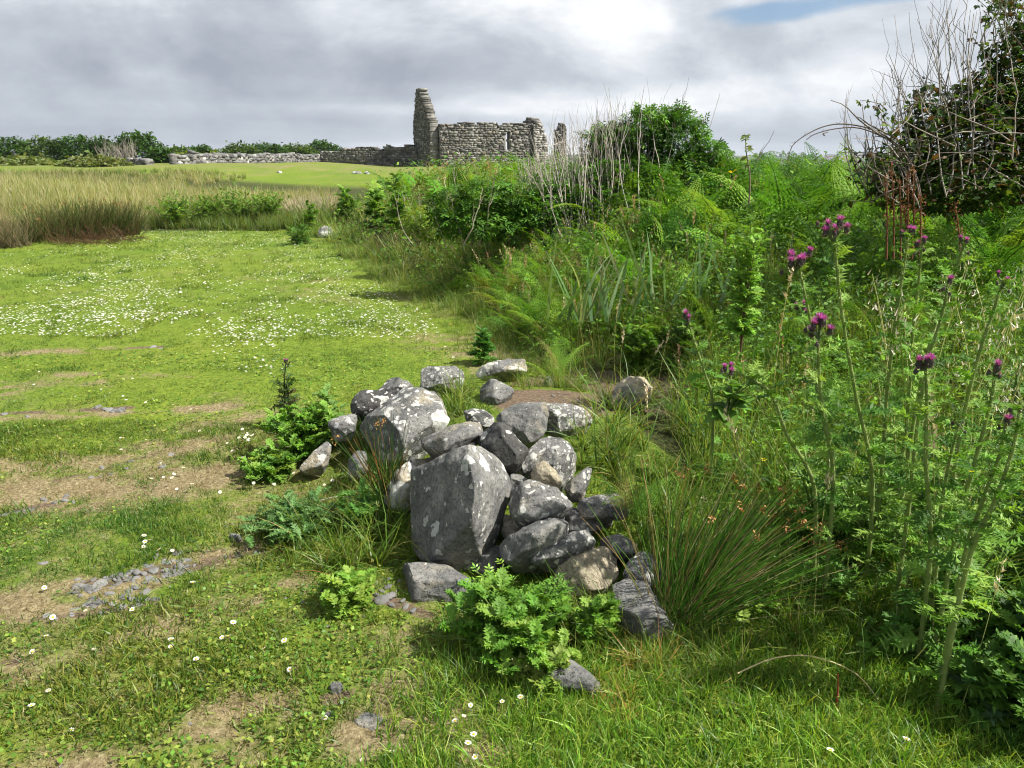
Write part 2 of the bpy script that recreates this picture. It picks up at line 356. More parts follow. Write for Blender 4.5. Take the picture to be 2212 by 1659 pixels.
def rockmat(seed, lichen=.3, beige=.3, dark=0.0, white=(.46, .46, .43), lsize=1.0, pits=1.0):
    """weathered limestone: grey/beige patches, dark pits, crusts of white lichen"""
    m, nt, N, L = newmat('rock_%d' % seed); rg = rng_(seed + 100)
    tc = N('ShaderNodeTexCoord'); mp = N('ShaderNodeMapping'); mp.inputs['Location'].default_value = tuple(rg.uniform(-5, 5, 3)); L(tc.outputs['Object'], mp.inputs[0]); V = mp.outputs[0]
    def nz(s, d=6, r=.55, dist=0.0, src=None):
        n = N('ShaderNodeTexNoise'); n.inputs['Scale'].default_value = s; n.inputs['Detail'].default_value = d; n.inputs['Roughness'].default_value = r; n.inputs['Distortion'].default_value = dist
        L(src or V, n.inputs['Vector']); return n
    def ramp(src, *st):
        r = N('ShaderNodeValToRGB'); L(src, r.inputs[0]); el = r.color_ramp.elements
        el[0].position, el[0].color = st[0][0], (*st[0][1], 1); el[1].position, el[1].color = st[-1][0], (*st[-1][1], 1)
        for p_, c_ in st[1:-1]: k = el.new(p_); k.color = (*c_, 1)
        return r.outputs['Color']
    def mix(f, a, b, mode='MIX'):
        n = N('ShaderNodeMix'); n.data_type = 'RGBA'; n.blend_type = mode
        if isinstance(f, float): n.inputs['Factor'].default_value = f
        else: L(f, n.inputs['Factor'])
        for v, k in ((a, 'A'), (b, 'B')):
            if isinstance(v, tuple): n.inputs[k].default_value = (*v, 1)
            else: L(v, n.inputs[k])
        return n.outputs['Result']
    d = 1 - dark * .5
    g = ramp(nz(9, 8, .62).outputs['Fac'], (.3, (.075 * d, .077 * d, .077 * d)), (.5, (.145 * d, .145 * d, .14 * d)), (.72, (.25 * d, .243 * d, .225 * d)))
    be = ramp(nz(11, 6, .6).outputs['Fac'], (.3, (.19, .165, .115)), (.7, (.36, .32, .235)))
    bf = N('ShaderNodeMapRange'); L(nz(3.2, 4, .55, .4).outputs['Fac'], bf.inputs[0]); bf.inputs[1].default_value = .66 - beige * .3; bf.inputs[2].default_value = .80 - beige * .3
    c = mix(bf.outputs[0], g, be)
    fine = ramp(nz(70, 5, .7).outputs['Fac'], (.32, (.45, .45, .45)), (.5, (1, 1, 1)), (.72, (1.35, 1.35, 1.3)))
    c = mix(.95, c, fine, 'MULTIPLY')
    vo = N('ShaderNodeTexVoronoi'); vo.inputs['Scale'].default_value = 75; L(nz_v(N, L, V, 8, .02), vo.inputs['Vector'])
    pf = ramp(vo.outputs['Distance'], (.12, (.25, .25, .25)), (.3, (1, 1, 1)))
    c = mix(.55 * pits, c, pf, 'MULTIPLY')
    # lichen
    fac = None
    for sc_, thr, keep in ((9.0 / lsize, .30, .62), (22.0 / lsize, .30, .7), (48.0 / lsize, .33, .75)):
        v1 = N('ShaderNodeTexVoronoi'); v1.inputs['Scale'].default_value = sc_; L(nz_v(N, L, V, 30, .022 * lsize), v1.inputs['Vector'])
        sp = N('ShaderNodeSeparateColor'); L(v1.outputs['Color'], sp.inputs[0])
        k1 = N('ShaderNodeMath'); k1.operation = 'GREATER_THAN'; L(sp.outputs[0], k1.inputs[0]); k1.inputs[1].default_value = 1 - min(.97, lichen * (1.5 if sc_ < 12 else 1.9))
        rr = N('ShaderNodeMath'); rr.operation = 'MULTIPLY'; L(sp.outputs[1], rr.inputs[0]); rr.inputs[1].default_value = .52
        k2 = N('ShaderNodeMath'); k2.operation = 'LESS_THAN'; L(v1.outputs['Distance'], k2.inputs[0]); L(rr.outputs[0], k2.inputs[1])
        k3 = N('ShaderNodeMath'); k3.operation = 'MULTIPLY'; L(k1.outputs[0], k3.inputs[0]); L(k2.outputs[0], k3.inputs[1])
        if fac is None: fac = k3.outputs[0]
        else:
            mm = N('ShaderNodeMath'); mm.operation = 'MAXIMUM'; L(fac, mm.inputs[0]); L(k3.outputs[0], mm.inputs[1]); fac = mm.outputs[0]
    lc = ramp(nz(60, 4).outputs['Fac'], (.3, tuple(np.array(white) * .75)), (.6, white))
    c = mix(fac, c, lc)
    p = N('ShaderNodeBsdfPrincipled'); p.inputs['Roughness'].default_value = .88; p.inputs['Specular IOR Level'].default_value = .25; L(c, p.inputs['Base Color'])
    hb = N('ShaderNodeMath'); hb.operation = 'MULTIPLY_ADD'; L(nz(26, 9, .68).outputs['Fac'], hb.inputs[0]); hb.inputs[1].default_value = 1.0
    pv = N('ShaderNodeMath'); pv.operation = 'MULTIPLY'; L(pf, pv.inputs[0]); pv.inputs[1].default_value = .22; L(pv.outputs[0], hb.inputs[2])
    bp = N('ShaderNodeBump'); bp.inputs['Strength'].default_value = .9; bp.inputs['Distance'].default_value = .016; L(hb.outputs[0], bp.inputs['Height']); L(bp.outputs[0], p.inputs['Normal'])
    o = N('ShaderNodeOutputMaterial'); L(p.outputs[0], o.inputs['Surface']); return m
def nz_v(N, L, V, s, amp):
    """V displaced by noise"""
    n = N('ShaderNodeTexNoise'); n.inputs['Scale'].default_value = s; n.inputs['Detail'].default_value = 4; L(V, n.inputs['Vector'])
    a = N('ShaderNodeVectorMath'); a.operation = 'SUBTRACT'; L(n.outputs['Color'], a.inputs[0]); a.inputs[1].default_value = (.5, .5, .5)
    b = N('ShaderNodeVectorMath'); b.operation = 'SCALE'; L(a.outputs[0], b.inputs[0]); b.inputs['Scale'].default_value = amp * 2
    c = N('ShaderNodeVectorMath'); c.operation = 'ADD'; L(V, c.inputs[0]); L(b.outputs[0], c.inputs[1]); return c.outputs[0]

# ---------------------------------------------------------------- ground
def seg_patch(u0, v0, u1, v1, w):
    a, Da = G(u0, v0); b, Db = G(u1, v1)
    um, vm = (u0 + u1) / 2, (v0 + v1) / 2
    g1, _ = G(um, vm - w); g2, _ = G(um, vm + w)
    return a[:2], b[:2], abs(g1[1] - g2[1]) / 2
DRY = [(seg_patch(*s[:5]), s[5]) for s in [
    (-60, 764, 370, 748, 6, .9), (-60, 848, 380, 812, 15, .9), (120, 812, 330, 808, 10, .6), (-80, 912, 470, 880, 13, .85), (-80, 1002, 480, 955, 18, 1),
    (40, 1060, 430, 1035, 34, .95), (-60, 1120, 210, 1085, 18, .9), (-80, 1330, 130, 1285, 42, 1), (100, 1300, 560, 1185, 30, .95),
    (400, 1600, 860, 1545, 62, 1), (-80, 1670, 520, 1640, 45, .8), (-60, 1450, 60, 1440, 30, .8), (960, 738, 1010, 722, 18, .8),
    (1000, 800, 1100, 775, 14, .8), (1050, 760, 1180, 770, 20, .9), (640, 1240, 760, 1340, 26, .45), (330, 940, 620, 900, 24, .35), (560, 1330, 800, 1380, 40, .4),
    (930, 650, 1010, 720, 10, .3), (800, 560, 900, 640, 10, .45), (600, 600, 720, 640, 16, .25), (860, 1700, 1000, 1620, 30, .4), (180, 1380, 420, 1340, 22, .3)]]
SOIL = [(seg_patch(*s[:5]), s[5]) for s in [
    (1160, 858, 1300, 868, 24, 1), (1200, 828, 1400, 835, 22, .9), (1330, 870, 1420, 850, 30, .9), (150, 1262, 440, 1212, 15, .85), (90, 1320, 330, 1285, 14, .7), (700, 1505, 745, 1500, 14, .9),
    (440, 1215, 560, 1185, 12, .8), (10, 1112, 130, 1090, 10, .8), (160, 1030, 360, 975, 9, .6), (0, 900, 110, 895, 6, .7), (190, 888, 290, 880, 5, .8), (280, 752, 370, 747, 3, .9),
    (790, 1290, 900, 1330, 18, .9), (760, 1540, 830, 1560, 16, .6), (400, 1640, 620, 1630, 16, .5), (20, 1425, 70, 1400, 14, .8)]]
def field(lst, x, y):
    r = np.zeros(np.broadcast(x, y).shape)
    wx = x + .10 * vnoise(x * 2.2, y * 2.2, 0, 31) + .03 * vnoise(x * 9, y * 9, 0, 32); wy = y + .07 * vnoise(x * 2.2, y * 2.2, 5, 33) + .03 * vnoise(x * 9, y * 9, 4, 34)
    for (a, b, w), s in lst:
        d = b - a; t = np.clip(((wx - a[0]) * d[0] + (wy - a[1]) * d[1]) / (d @ d), 0, 1)
        q = ((wx - a[0] - t * d[0]) ** 2 + (wy - a[1] - t * d[1]) ** 2) / (w * w)
        r = np.maximum(r, s * np.exp(-q * 1.1))
    return r
def dryness(x, y):
    base = .36 * smooth((6.2 - y) / 2.6) * smooth((0.35 - x) / .8)
    n = fbm(x * 1.6, y * 1.6, 0, 41, 4)
    far = .16 * smooth((y - 18) / 10) + .25 * smooth((y - 42) / 8)
    n2 = fbm(x * 7, y * 9, 0, 44, 3)
    return np.clip(field(DRY, x, y) * (.64 + .45 * n2 + .3 * n) + base + far + .22 * n + .14 * n2, 0, 1)
def build_ground():
    def axis(lo, hi, fine_lo, fine_hi, st, grow):
        a = list(np.arange(fine_lo, fine_hi, st)); s = st; x = a[-1]
        while x < hi: s *= grow; x += s; a.append(x)
        s = st; x = a[0]; b = []
        while x > lo: s *= grow; x -= s; b.append(x)
        return np.array(b[::-1] + a)
    xs = axis(-900, 900, -2.6, 2.6, .03, 1.05); ys = axis(-300, 900, 1.3, 6.2, .03, 1.035)
    X, Y = np.meshgrid(xs, ys); Z = terrain(X, Y)
    nx, ny = len(xs), len(ys); idx = np.arange(nx * ny).reshape(ny, nx)
    F = np.stack([idx[:-1, :-1], idx[:-1, 1:], idx[1:, 1:], idx[1:, :-1]], -1).reshape(-1, 4)
    dr = dryness(X, Y); so = np.clip(field(SOIL, X, Y) + .12 * fbm(X * 3, Y * 3, 2, 51, 3), 0, 1)
    s = X - bank_x(Y); rough = smooth((s + .05) / .5) * smooth((Y - 2.2) / 1.2)
    mead = smooth((-X - 2.2) / 1.2) * smooth((Y - 17.6 + (-X - 4) * .14) / .8) * (1 - smooth((Y - 34 + X * .2) / 8))
    rough = np.maximum(rough, .7 * mead)
    Z = Z + (.006 * fbm(X * 22, Y * 22, 0, 61, 2)) * np.exp(-(X * X + Y * Y) / 60) - .012 * so * np.exp(-Y / 8)
    o = mesh_from('ground', np.stack([X, Y, Z], -1).reshape(-1, 3), F, np.stack([dr, so, rough], -1).reshape(-1, 3), smooth_sh=True)
    tag(o, kind='structure')
    m, nt, N, L = newmat('ground_turf')
    at = N('ShaderNodeAttribute'); at.attribute_name = 'Col'; sp = N('ShaderNodeSeparateColor'); L(at.outputs['Color'], sp.inputs[0])
    geo = N('ShaderNodeNewGeometry')
    def nz(s, d=6, r=.6):
        n = N('ShaderNodeTexNoise'); n.inputs['Scale'].default_value = s; n.inputs['Detail'].default_value = d; n.inputs['Roughness'].default_value = r; L(geo.outputs['Position'], n.inputs['Vector']); return n.outputs['Fac']
    def ramp(src, *st):
        r = N('ShaderNodeValToRGB'); L(src, r.inputs[0]); el = r.color_ramp.elements
        el[0].position, el[0].color = st[0][0], (*st[0][1], 1); el[1].position, el[1].color = st[-1][0], (*st[-1][1], 1)
        for p_, c_ in st[1:-1]: k = el.new(p_); k.color = (*c_, 1)
        return r.outputs['Color']
    def mix(f, a, b, mode='MIX'):
        n = N('ShaderNodeMix'); n.data_type = 'RGBA'; n.blend_type = mode
        if isinstance(f, float): n.inputs['Factor'].default_value = f
        else: L(f, n.inputs['Factor'])
        L(a, n.inputs['A']); L(b, n.inputs['B']); return n.outputs['Result']
    def edge(src, a, b, nsc, amt):
        ad = N('ShaderNodeMath'); ad.operation = 'MULTIPLY_ADD'; L(nz(nsc, 5), ad.inputs[0]); ad.inputs[1].default_value = amt; L(src, ad.inputs[2])
        r = N('ShaderNodeMapRange'); r.interpolation_type = 'SMOOTHSTEP'; L(ad.outputs[0], r.inputs[0]); r.inputs[1].default_value = a + amt / 2; r.inputs[2].default_value = b + amt / 2; return r.outputs[0]
    green = ramp(nz(30, 6, .7), (.3, (.045, .080, .010)), (.5, (.112, .170, .020)), (.7, (.185, .225, .034)))
    gbig = ramp(nz(.55, 4, .6), (.3, (.8, .9, .8)), (.7, (1.2, 1.08, 1.05)))
    green = mix(1.0, green, gbig, 'MULTIPLY')
    straw = ramp(nz(60, 6, .75), (.3, (.07, .05, .03)), (.5, (.20, .16, .085)), (.68, (.36, .31, .19)))
    soil = ramp(nz(45, 7, .75), (.3, (.05, .037, .026)), (.5, (.13, .095, .065)), (.72, (.24, .185, .13)))
    litter = ramp(nz(25, 6, .7), (.3, (.02, .025, .01)), (.6, (.05, .055, .02)), (.8, (.12, .10, .05)))
    c = mix(edge(sp.outputs[0], .1, .95, 16, 1.3), green, straw)
    c = mix(edge(sp.outputs[2], .35, .75, 6, .3), c, litter)
    c = mix(edge(sp.outputs[1], .42, .68, 25, .4), c, soil)
    p = N('ShaderNodeBsdfPrincipled'); p.inputs['Roughness'].default_value = .95; p.inputs['Specular IOR Level'].default_value = .1; L(c, p.inputs['Base Color'])
    bp = N('ShaderNodeBump'); bp.inputs['Strength'].default_value = .8; bp.inputs['Distance'].default_value = .02; L(nz(40, 8, .7), bp.inputs['Height']); L(bp.outputs[0], p.inputs['Normal'])
    ou = N('ShaderNodeOutputMaterial'); L(p.outputs[0], ou.inputs['Surface']); o.data.materials.append(m)
build_ground()

# ---------------------------------------------------------------- rocks
def finish_rock(name, hull_pts, mat, seed, vox=.009, rough=.012, parent=None, sm_it=3, cuts=0):
    bm = bmesh.new()
    for p in hull_pts: bm.verts.new(p)
    r = bmesh.ops.convex_hull(bm, input=bm.verts[:])
    bmesh.ops.delete(bm, geom=list({g for g in r['geom_interior'] + r['geom_unused'] if isinstance(g, bmesh.types.BMVert)}), context='VERTS')
    bmesh.ops.recalc_face_normals(bm, faces=bm.faces[:])
    me = bpy.data.meshes.new('tmp'); bm.to_mesh(me); bm.free()
    ob = bpy.data.objects.new('tmp', me); COL.objects.link(ob)
    md = ob.modifiers.new('r', 'REMESH'); md.mode = 'VOXEL'; md.voxel_size = vox
    dg = bpy.context.evaluated_depsgraph_get(); ev = ob.evaluated_get(dg); m2 = bpy.data.meshes.new_from_object(ev)
    bpy.data.objects.remove(ob); bpy.data.meshes.remove(me)
    n = len(m2.vertices); V = np.zeros(n * 3, np.float32); m2.vertices.foreach_get('co', V); V = V.reshape(-1, 3).astype(float)
    E = np.zeros(len(m2.edges) * 2, np.int32); m2.edges.foreach_get('vertices', E); E = E.reshape(-1, 2)
    deg = np.bincount(E.ravel(), minlength=n)[:, None]
    def lap(A):
        S = np.stack([np.bincount(E[:, 0], A[E[:, 1], k], n) + np.bincount(E[:, 1], A[E[:, 0], k], n) for k in range(3)], -1); return S / deg
    for _ in range(sm_it): V = V * .4 + lap(V) * .6
    if cuts:
        rg = rng_(seed + 900); cen = V.mean(0)
        for k in range(cuts):
            d = rg.normal(0, 1, 3) * np.array([1, 1, .8]); d[2] = abs(d[2]) * (1 if k % 3 else -.4); d[1] = -abs(d[1]) if k % 2 else d[1]; d /= np.linalg.norm(d)
            q = (V - cen) @ d; lim = q.max() * rg.uniform(.77, .93); V = V - np.clip(q - lim, 0, None)[:, None] * d
    nr = np.zeros(n * 3, np.float32); m2.vertices.foreach_set('co', V.astype(np.float32).ravel()); m2.update()
    m2.vertices.foreach_get('normal', nr); nr = nr.reshape(-1, 3)
    o3 = seed * 3.7
    big = fbm(V[:, 0] * 6 + o3, V[:, 1] * 6, V[:, 2] * 6, seed, 3)
    rid = 1 - 2 * np.abs(vnoise(V[:, 0] * 13 + o3, V[:, 1] * 13, V[:, 2] * 18, seed + 5))
    fine = fbm(V[:, 0] * 38 + o3, V[:, 1] * 38, V[:, 2] * 38, seed + 9, 3)
    V = V + nr * (rough * (big * .45 + rid * .30 + fine * .36 - .5 * np.clip(vnoise(V[:, 0] * 17 + o3, V[:, 1] * 17, V[:, 2] * 30, seed + 3) - .35, 0, 1)))[:, None]
    c = V.mean(0); c[2] = V[:, 2].min(); V -= c
    m2.vertices.foreach_set('co', V.astype(np.float32).ravel()); m2.polygons.foreach_set('use_smooth', np.ones(len(m2.polygons), bool))
    m2.name = name; m2.materials.clear(); m2.materials.append(mat); m2.update()
    o = bpy.data.objects.new(name, m2); COL.objects.link(o); o.location = c
    if parent: o.parent = parent
    return o
def ZV(x, y): return 606.4 + x * .3838, 727.7 + y * .3838      # zoomed crop -> frame point
def rock(label, D, th, outline, front=(), lean=.35, seed=1, group='stones of the tumbled pile', cat='rock', vox=.009, rough=.011, conv=ZV, slope=None, sink=True, name='rock', sm_it=1, cuts=9, **mk):
    """outline: silhouette points (x,y[,depth]); front: nearer points (x,y,depth); depths are metres relative to D"""
    pts = []; ox = np.array([p[0] for p in outline], float); oy = np.array([p[1] for p in outline], float)
    y0, y1 = oy.min(), oy.max(); cx_, cy_ = ox.mean(), oy.mean(); rg = rng_(seed)
    for p in outline:
        u, v = conv(p[0], p[1]); f = (y1 - p[1]) / (y1 - y0)
        dd = p[2] if len(p) > 2 else lean * th * (f - .3)
        pts.append(P(u, v, D + dd))
        u2, v2 = conv(cx_ + (p[0] - cx_) * .78, cy_ + (p[1] - cy_) * .78); pts.append(P(u2, v2, D + dd + th * .85))
    for p in front:
        u, v = conv(p[0], p[1]); pts.append(P(u, v, D + p[2]))
    if not front:
        for _ in range(4):
            u, v = conv(cx_ + rg.uniform(-.3, .3) * np.ptp(ox), cy_ + rg.uniform(0, .3) * np.ptp(oy)); pts.append(P(u, v, D - th * rg.uniform(.18, .3)))
    if sink:
        u, v = conv(cx_, y1); q = P(u, v, D + th * .5); w = min(np.ptp(ox) * (.3838 if conv is ZV else 1) * .38 / FOC * D, .2); k = min(.05, w * .5)
        for s in (-1, 1): pts.append(q + np.array([s * w * .6, 0, -k]))
    o = finish_rock(name, pts, rockmat(seed, **mk), seed, vox, rough, sm_it=sm_it, cuts=cuts)
    return tag(o, label, cat, group)
def rock_pile():
    R = rock
    R('big dark wedge boulder leaning at the front of the stone pile', 3.02, .26,
      [(735, 745, .26), (765, 733, .25), (880, 680, .18), (1020, 612, .07), (1060, 600, .05), (1120, 610, .14), (1190, 650, .17), (1255, 718, .2), (1292, 780, .2), (1305, 845, .2), (1285, 905, .18), (1255, 955, .16), (1243, 1010, .15), (1225, 1100, .12), (1170, 1170, .1), (1110, 1205, .08), (1020, 1245, .06), (960, 1272, .05), (860, 1282, .03), (780, 1248, .12), (750, 1215, .16), (735, 1130, .22), (730, 880, .26)],
      front=[(1064, 690, -.05), (1094, 830, -.11), (1088, 930, -.12), (1074, 1042, -.12), (862, 1234, -.0), (960, 1130, -.05)], seed=1, lichen=.13, beige=.12, lsize=1.5, vox=.0065, rough=.007, sm_it=1, cuts=0)
    R('large pale grey boulder with white lichen spots at the back left of the pile', 3.85, .34,
      [(430, 500, .22), (470, 455, .22), (520, 435, .2), (570, 385, .22), (690, 292, .26), (770, 283, .26), (870, 300, .24), (905, 345, .22), (945, 440, .16), (965, 490, .12), (900, 560, .05), (770, 640, 0), (690, 692, -.02), (640, 690, 0), (540, 620, .04), (440, 560, .16)],
      front=[(850, 320, .08), (560, 470, .02), (800, 560, -.1), (650, 560, -.1)], seed=2, lichen=.24, beige=.3, lsize=1.3)
    R('flat dark stone with white lichen lying behind the large pale boulder', 4.25, .22, [(380, 400), (400, 350), (450, 305), (560, 297), (660, 322), (650, 360), (560, 400), (500, 435), (400, 435)], seed=3, lichen=.28, beige=0, dark=1.2)
    R('rounded dark grey stone topmost at the back left of the pile', 4.5, .24, [(545, 300), (600, 240), (650, 221), (720, 243), (757, 280), (720, 310), (640, 340), (560, 330)], seed=4, lichen=.15, beige=.05, dark=.35)
    R('square grey block with white lichen edges at the back of the pile', 5.0, .26, [(785, 200), (795, 178), (830, 164), (980, 160), (1020, 188), (1052, 242), (1030, 275), (900, 295), (790, 295)], front=[(860, 240, -.1), (980, 200, 0)], seed=5, lichen=.4, beige=.15)
    R('low chalk-white slab behind the stone pile beside the grass', 5.3, .25, [(1078, 212), (1130, 170), (1200, 140), (1290, 120), (1400, 128), (1425, 160), (1390, 195), (1250, 210), (1100, 218)], seed=6, lichen=.95, beige=.6, lsize=3.2, white=(.52, .51, .45))
    R('small pyramid-shaped grey stone by the bare soil', 4.7, .2, [(1105, 300), (1150, 258), (1190, 238), (1250, 258), (1315, 300), (1312, 340), (1240, 380), (1150, 388), (1112, 345)], front=[(1215, 280, -.06), (1210, 370, -.13)], seed=7, lichen=.05, beige=.3)
    R('pale lichen-crusted stone behind the ragwort left of the pile', 4.05, .18, [(255, 480), (330, 455), (400, 432), (432, 440), (430, 520), (340, 560), (290, 530)], seed=8, lichen=.8, beige=.3, lsize=1.5, white=(.36, .36, .36))
    R('pale pointed wedge of stone in the weeds left of the pile', 3.95, .12, [(103, 745), (120, 715), (180, 650), (260, 583), (290, 600), (282, 690), (200, 722), (115, 757)], seed=9, lichen=.6, beige=.75, lsize=2, vox=.006, rough=.007)
    R('small stone striped with white lichen between the two big boulders', 4.1, .16, [(1028, 420), (1080, 403), (1150, 410), (1207, 462), (1190, 495), (1120, 505), (1045, 475)], seed=10, lichen=.75, beige=.1, dark=.3, vox=.006)
    R('broad smooth grey stone with pale split face at the back right of the pile', 3.9, .28, [(1200, 470), (1225, 440), (1262, 405), (1335, 374), (1490, 368), (1512, 420), (1505, 520), (1445, 592), (1400, 610), (1300, 540), (1215, 500)], front=[(1490, 400, -.04), (1440, 560, -.08), (1290, 470, 0)], seed=11, lichen=.02, beige=.35)
    R('lichen-dotted tan stone behind the broad smooth grey one', 4.08, .24, [(1485, 372), (1600, 376), (1700, 398), (1750, 440), (1757, 472), (1650, 520), (1520, 560), (1495, 500)], seed=12, lichen=.5, beige=.8, lsize=1.0)
    R('flat-topped wedge stone lying between the two biggest boulders', 3.42, .24, [(768, 590), (830, 558), (990, 485), (1080, 477), (1135, 490), (1152, 530), (1080, 582), (960, 642), (900, 668), (800, 632)], front=[(850, 600, -.08), (1040, 540, -.06), (900, 640, -.1)], seed=13, lichen=.06, beige=.5)
    R('dark pointed stone in the middle top of the pile', 3.3, .24, [(1088, 585), (1140, 530), (1200, 483), (1240, 480), (1300, 530), (1400, 640), (1398, 670), (1300, 737), (1262, 722), (1190, 650), (1105, 605)], front=[(1250, 560, -.1), (1290, 700, -.1)], seed=14, lichen=.03, beige=.05, dark=1.25)
    R('rounded grey boulder with white lichen flecks on the right of the pile', 3.45, .3, [(1310, 745), (1390, 650), (1440, 598), (1480, 560), (1550, 555), (1622, 588), (1672, 660), (1682, 735), (1605, 812), (1560, 840), (1450, 800), (1330, 775)], front=[(1500, 640, -.06), (1450, 740, -.08)], seed=15, lichen=.35, beige=.35, lsize=.9)
    R('small tan wedge under the rounded lichen-flecked boulder', 3.2, .12, [(1400, 770), (1440, 722), (1480, 690), (1550, 760), (1582, 825), (1562, 862), (1500, 855), (1420, 800)], seed=16, lichen=.02, beige=1.1, vox=.006)
    R('rough flaky dark slab right of the big wedge boulder', 3.05, .26, [(1262, 920), (1300, 868), (1440, 798), (1530, 828), (1622, 898), (1655, 950), (1602, 1010), (1500, 1040), (1400, 1062), (1325, 1030), (1280, 955)], front=[(1430, 900, -.04), (1590, 930, -.03), (1420, 1010, -.08), (1320, 980, -.06)], seed=17, lichen=.22, beige=.4, rough=.018)
    R('thin upright splinter of stone right of the flaky slab', 3.25, .1, [(1580, 862), (1650, 790), (1748, 713), (1752, 738), (1702, 822), (1655, 905), (1600, 895)], seed=18, lichen=.12, beige=.3, vox=.006, rough=.006)
    R('long rounded slab slanting below the flaky stone', 2.93, .2, [(1212, 1205), (1218, 1165), (1245, 1148), (1400, 1058), (1500, 1022), (1640, 1006), (1670, 1038), (1666, 1082), (1600, 1132), (1450, 1222), (1300, 1272), (1232, 1255)], front=[(1400, 1120, -.06), (1560, 1060, -.04), (1280, 1200, -.07)], seed=19, lichen=.05, beige=.22)
    R('thin slab with white spots wedged below the long rounded one', 2.92, .17, [(1380, 1245), (1500, 1178), (1640, 1098), (1740, 1076), (1798, 1100), (1782, 1132), (1650, 1192), (1530, 1252), (1420, 1268)], seed=20, lichen=.25, beige=.2)
    R('broad flat tan stone at the low right of the pile', 2.9, .3, [(1540, 1330), (1560, 1290), (1640, 1228), (1790, 1168), (1862, 1190), (1908, 1240), (1902, 1335), (1850, 1400), (1700, 1490), (1600, 1450), (1545, 1400)], front=[(1600, 1300, -.08), (1700, 1400, -.1), (1830, 1400, -.06)], seed=21, lichen=.02, beige=.95)
    R('upright knob of dark stone with white lichen right of the flat tan one', 2.86, .2, [(1925, 1370), (1935, 1310), (1960, 1250), (2010, 1210), (2070, 1208), (2140, 1262), (2162, 1345), (2115, 1430), (2040, 1440), (1950, 1410)], seed=22, lichen=.5, beige=.15, dark=.2)
    R('large rough grey boulder at the lowest right end of the pile', 2.68, .3, [(1838, 1450), (1842, 1412), (1872, 1378), (1950, 1354), (2050, 1384), (2112, 1470), (2200, 1600), (2215, 1700), (2180, 1760), (2100, 1750), (1990, 1720), (1880, 1580)], front=[(1960, 1440, -.08), (2080, 1600, -.1), (2100, 1700, -.07)], seed=23, lichen=.0, beige=.1, rough=.016, pits=1.3)
    R('smooth grey block under the big wedge boulder at the front', 2.92, .3, [(668, 1380), (668, 1292), (700, 1266), (850, 1274), (960, 1298), (1062, 1370), (1074, 1425), (1000, 1485), (885, 1525), (800, 1512), (700, 1462)], front=[(730, 1400, -.06), (850, 1470, -.09), (980, 1400, -.05)], seed=24, lichen=.03, beige=.45)
    R('pale squared stone poking out at the right under the splinter', 3.2, .2, [(1650, 935), (1750, 905), (1900, 883), (1925, 930), (1845, 985), (1810, 1022), (1690, 1015)], seed=25, lichen=.05, beige=.6)
    R('small dark stone under the fern at the right edge of the pile', 3.12, .16, [(1838, 940), (1920, 900), (1962, 958), (1945, 1012), (1850, 1010)], seed=26, lichen=.05, beige=.05, dark=.3)
    R('tan stone with big white lichen crusts tucked behind the wedge boulder', 3.4, .24, [(560, 930), (600, 850), (640, 760), (720, 690), (880, 650), (900, 690), (860, 800), (760, 900), (640, 960)], front=[(700, 760, -.03), (640, 880, -.05)], seed=27, lichen=.6, beige=.9, lsize=1.5)
    R('small grey stone filling the gap right of the wedge boulder', 3.25, .14, [(1275, 850), (1290, 765), (1340, 770), (1395, 800), (1380, 860), (1320, 880)], seed=28, lichen=.02, beige=.3, vox=.006)
    R('brown filler stone deep under the flaky slab', 3.12, .14, [(1235, 1100), (1260, 1000), (1330, 1040), (1410, 1070), (1400, 1110), (1290, 1150)], seed=29, lichen=0., beige=.8, vox=.006)
    R('brown filler stone behind the elder leaves', 3.05, .2, [(1100, 1300), (1120, 1200), (1220, 1170), (1260, 1280), (1180, 1370)], seed=30, lichen=0., beige=.5, dark=.4, vox=.006)
    R('dark slate stone in the rushes left of the large pale boulder', 3.75, .16, [(370, 760), (385, 690), (430, 640), (480, 645), (490, 740), (410, 800)], seed=31, lichen=.0, beige=0, dark=.2)
    R('half-buried pale boulder in the bare soil right of the pile', 4.62, .35, [(1840, 370), (1860, 320), (1890, 262), (1960, 225), (2060, 228), (2105, 280), (2090, 350), (1960, 410), (1870, 400)], seed=33, lichen=.35, beige=.8, lsize=2.5, white=(.36, .34, .29))
    R('dark stone underneath the broad flat tan one', 3.0, .25, [(1880, 1230), (1780, 1150), (1900, 1100), (2010, 1180), (1990, 1240)], seed=34, lichen=0., beige=.2, dark=.5)
    R('hidden grey stone bridging the gap behind the long slab', 3.2, .26, [(1560, 1040), (1640, 960), (1780, 1000), (1820, 1070), (1740, 1100), (1600, 1110)], seed=35, lichen=.1, beige=.1, dark=.4)
    R('small flat stone left of the big wedge boulder in the grass', 3.45, .14, [(380, 1010), (430, 985), (500, 990), (535, 1015), (500, 1040), (410, 1035)], seed=36, lichen=.1, beige=.1, vox=.006)
    F = lambda x, y: (x, y)
    R('pointed grey slab sticking out of the grass at the front', 2.4, .16, [(1172, 1435), (1195, 1426), (1235, 1424), (1270, 1450), (1318, 1496), (1300, 1500), (1230, 1480), (1185, 1465)], seed=37, lichen=0., beige=.1, conv=F, group=None, vox=.006, rough=.006)
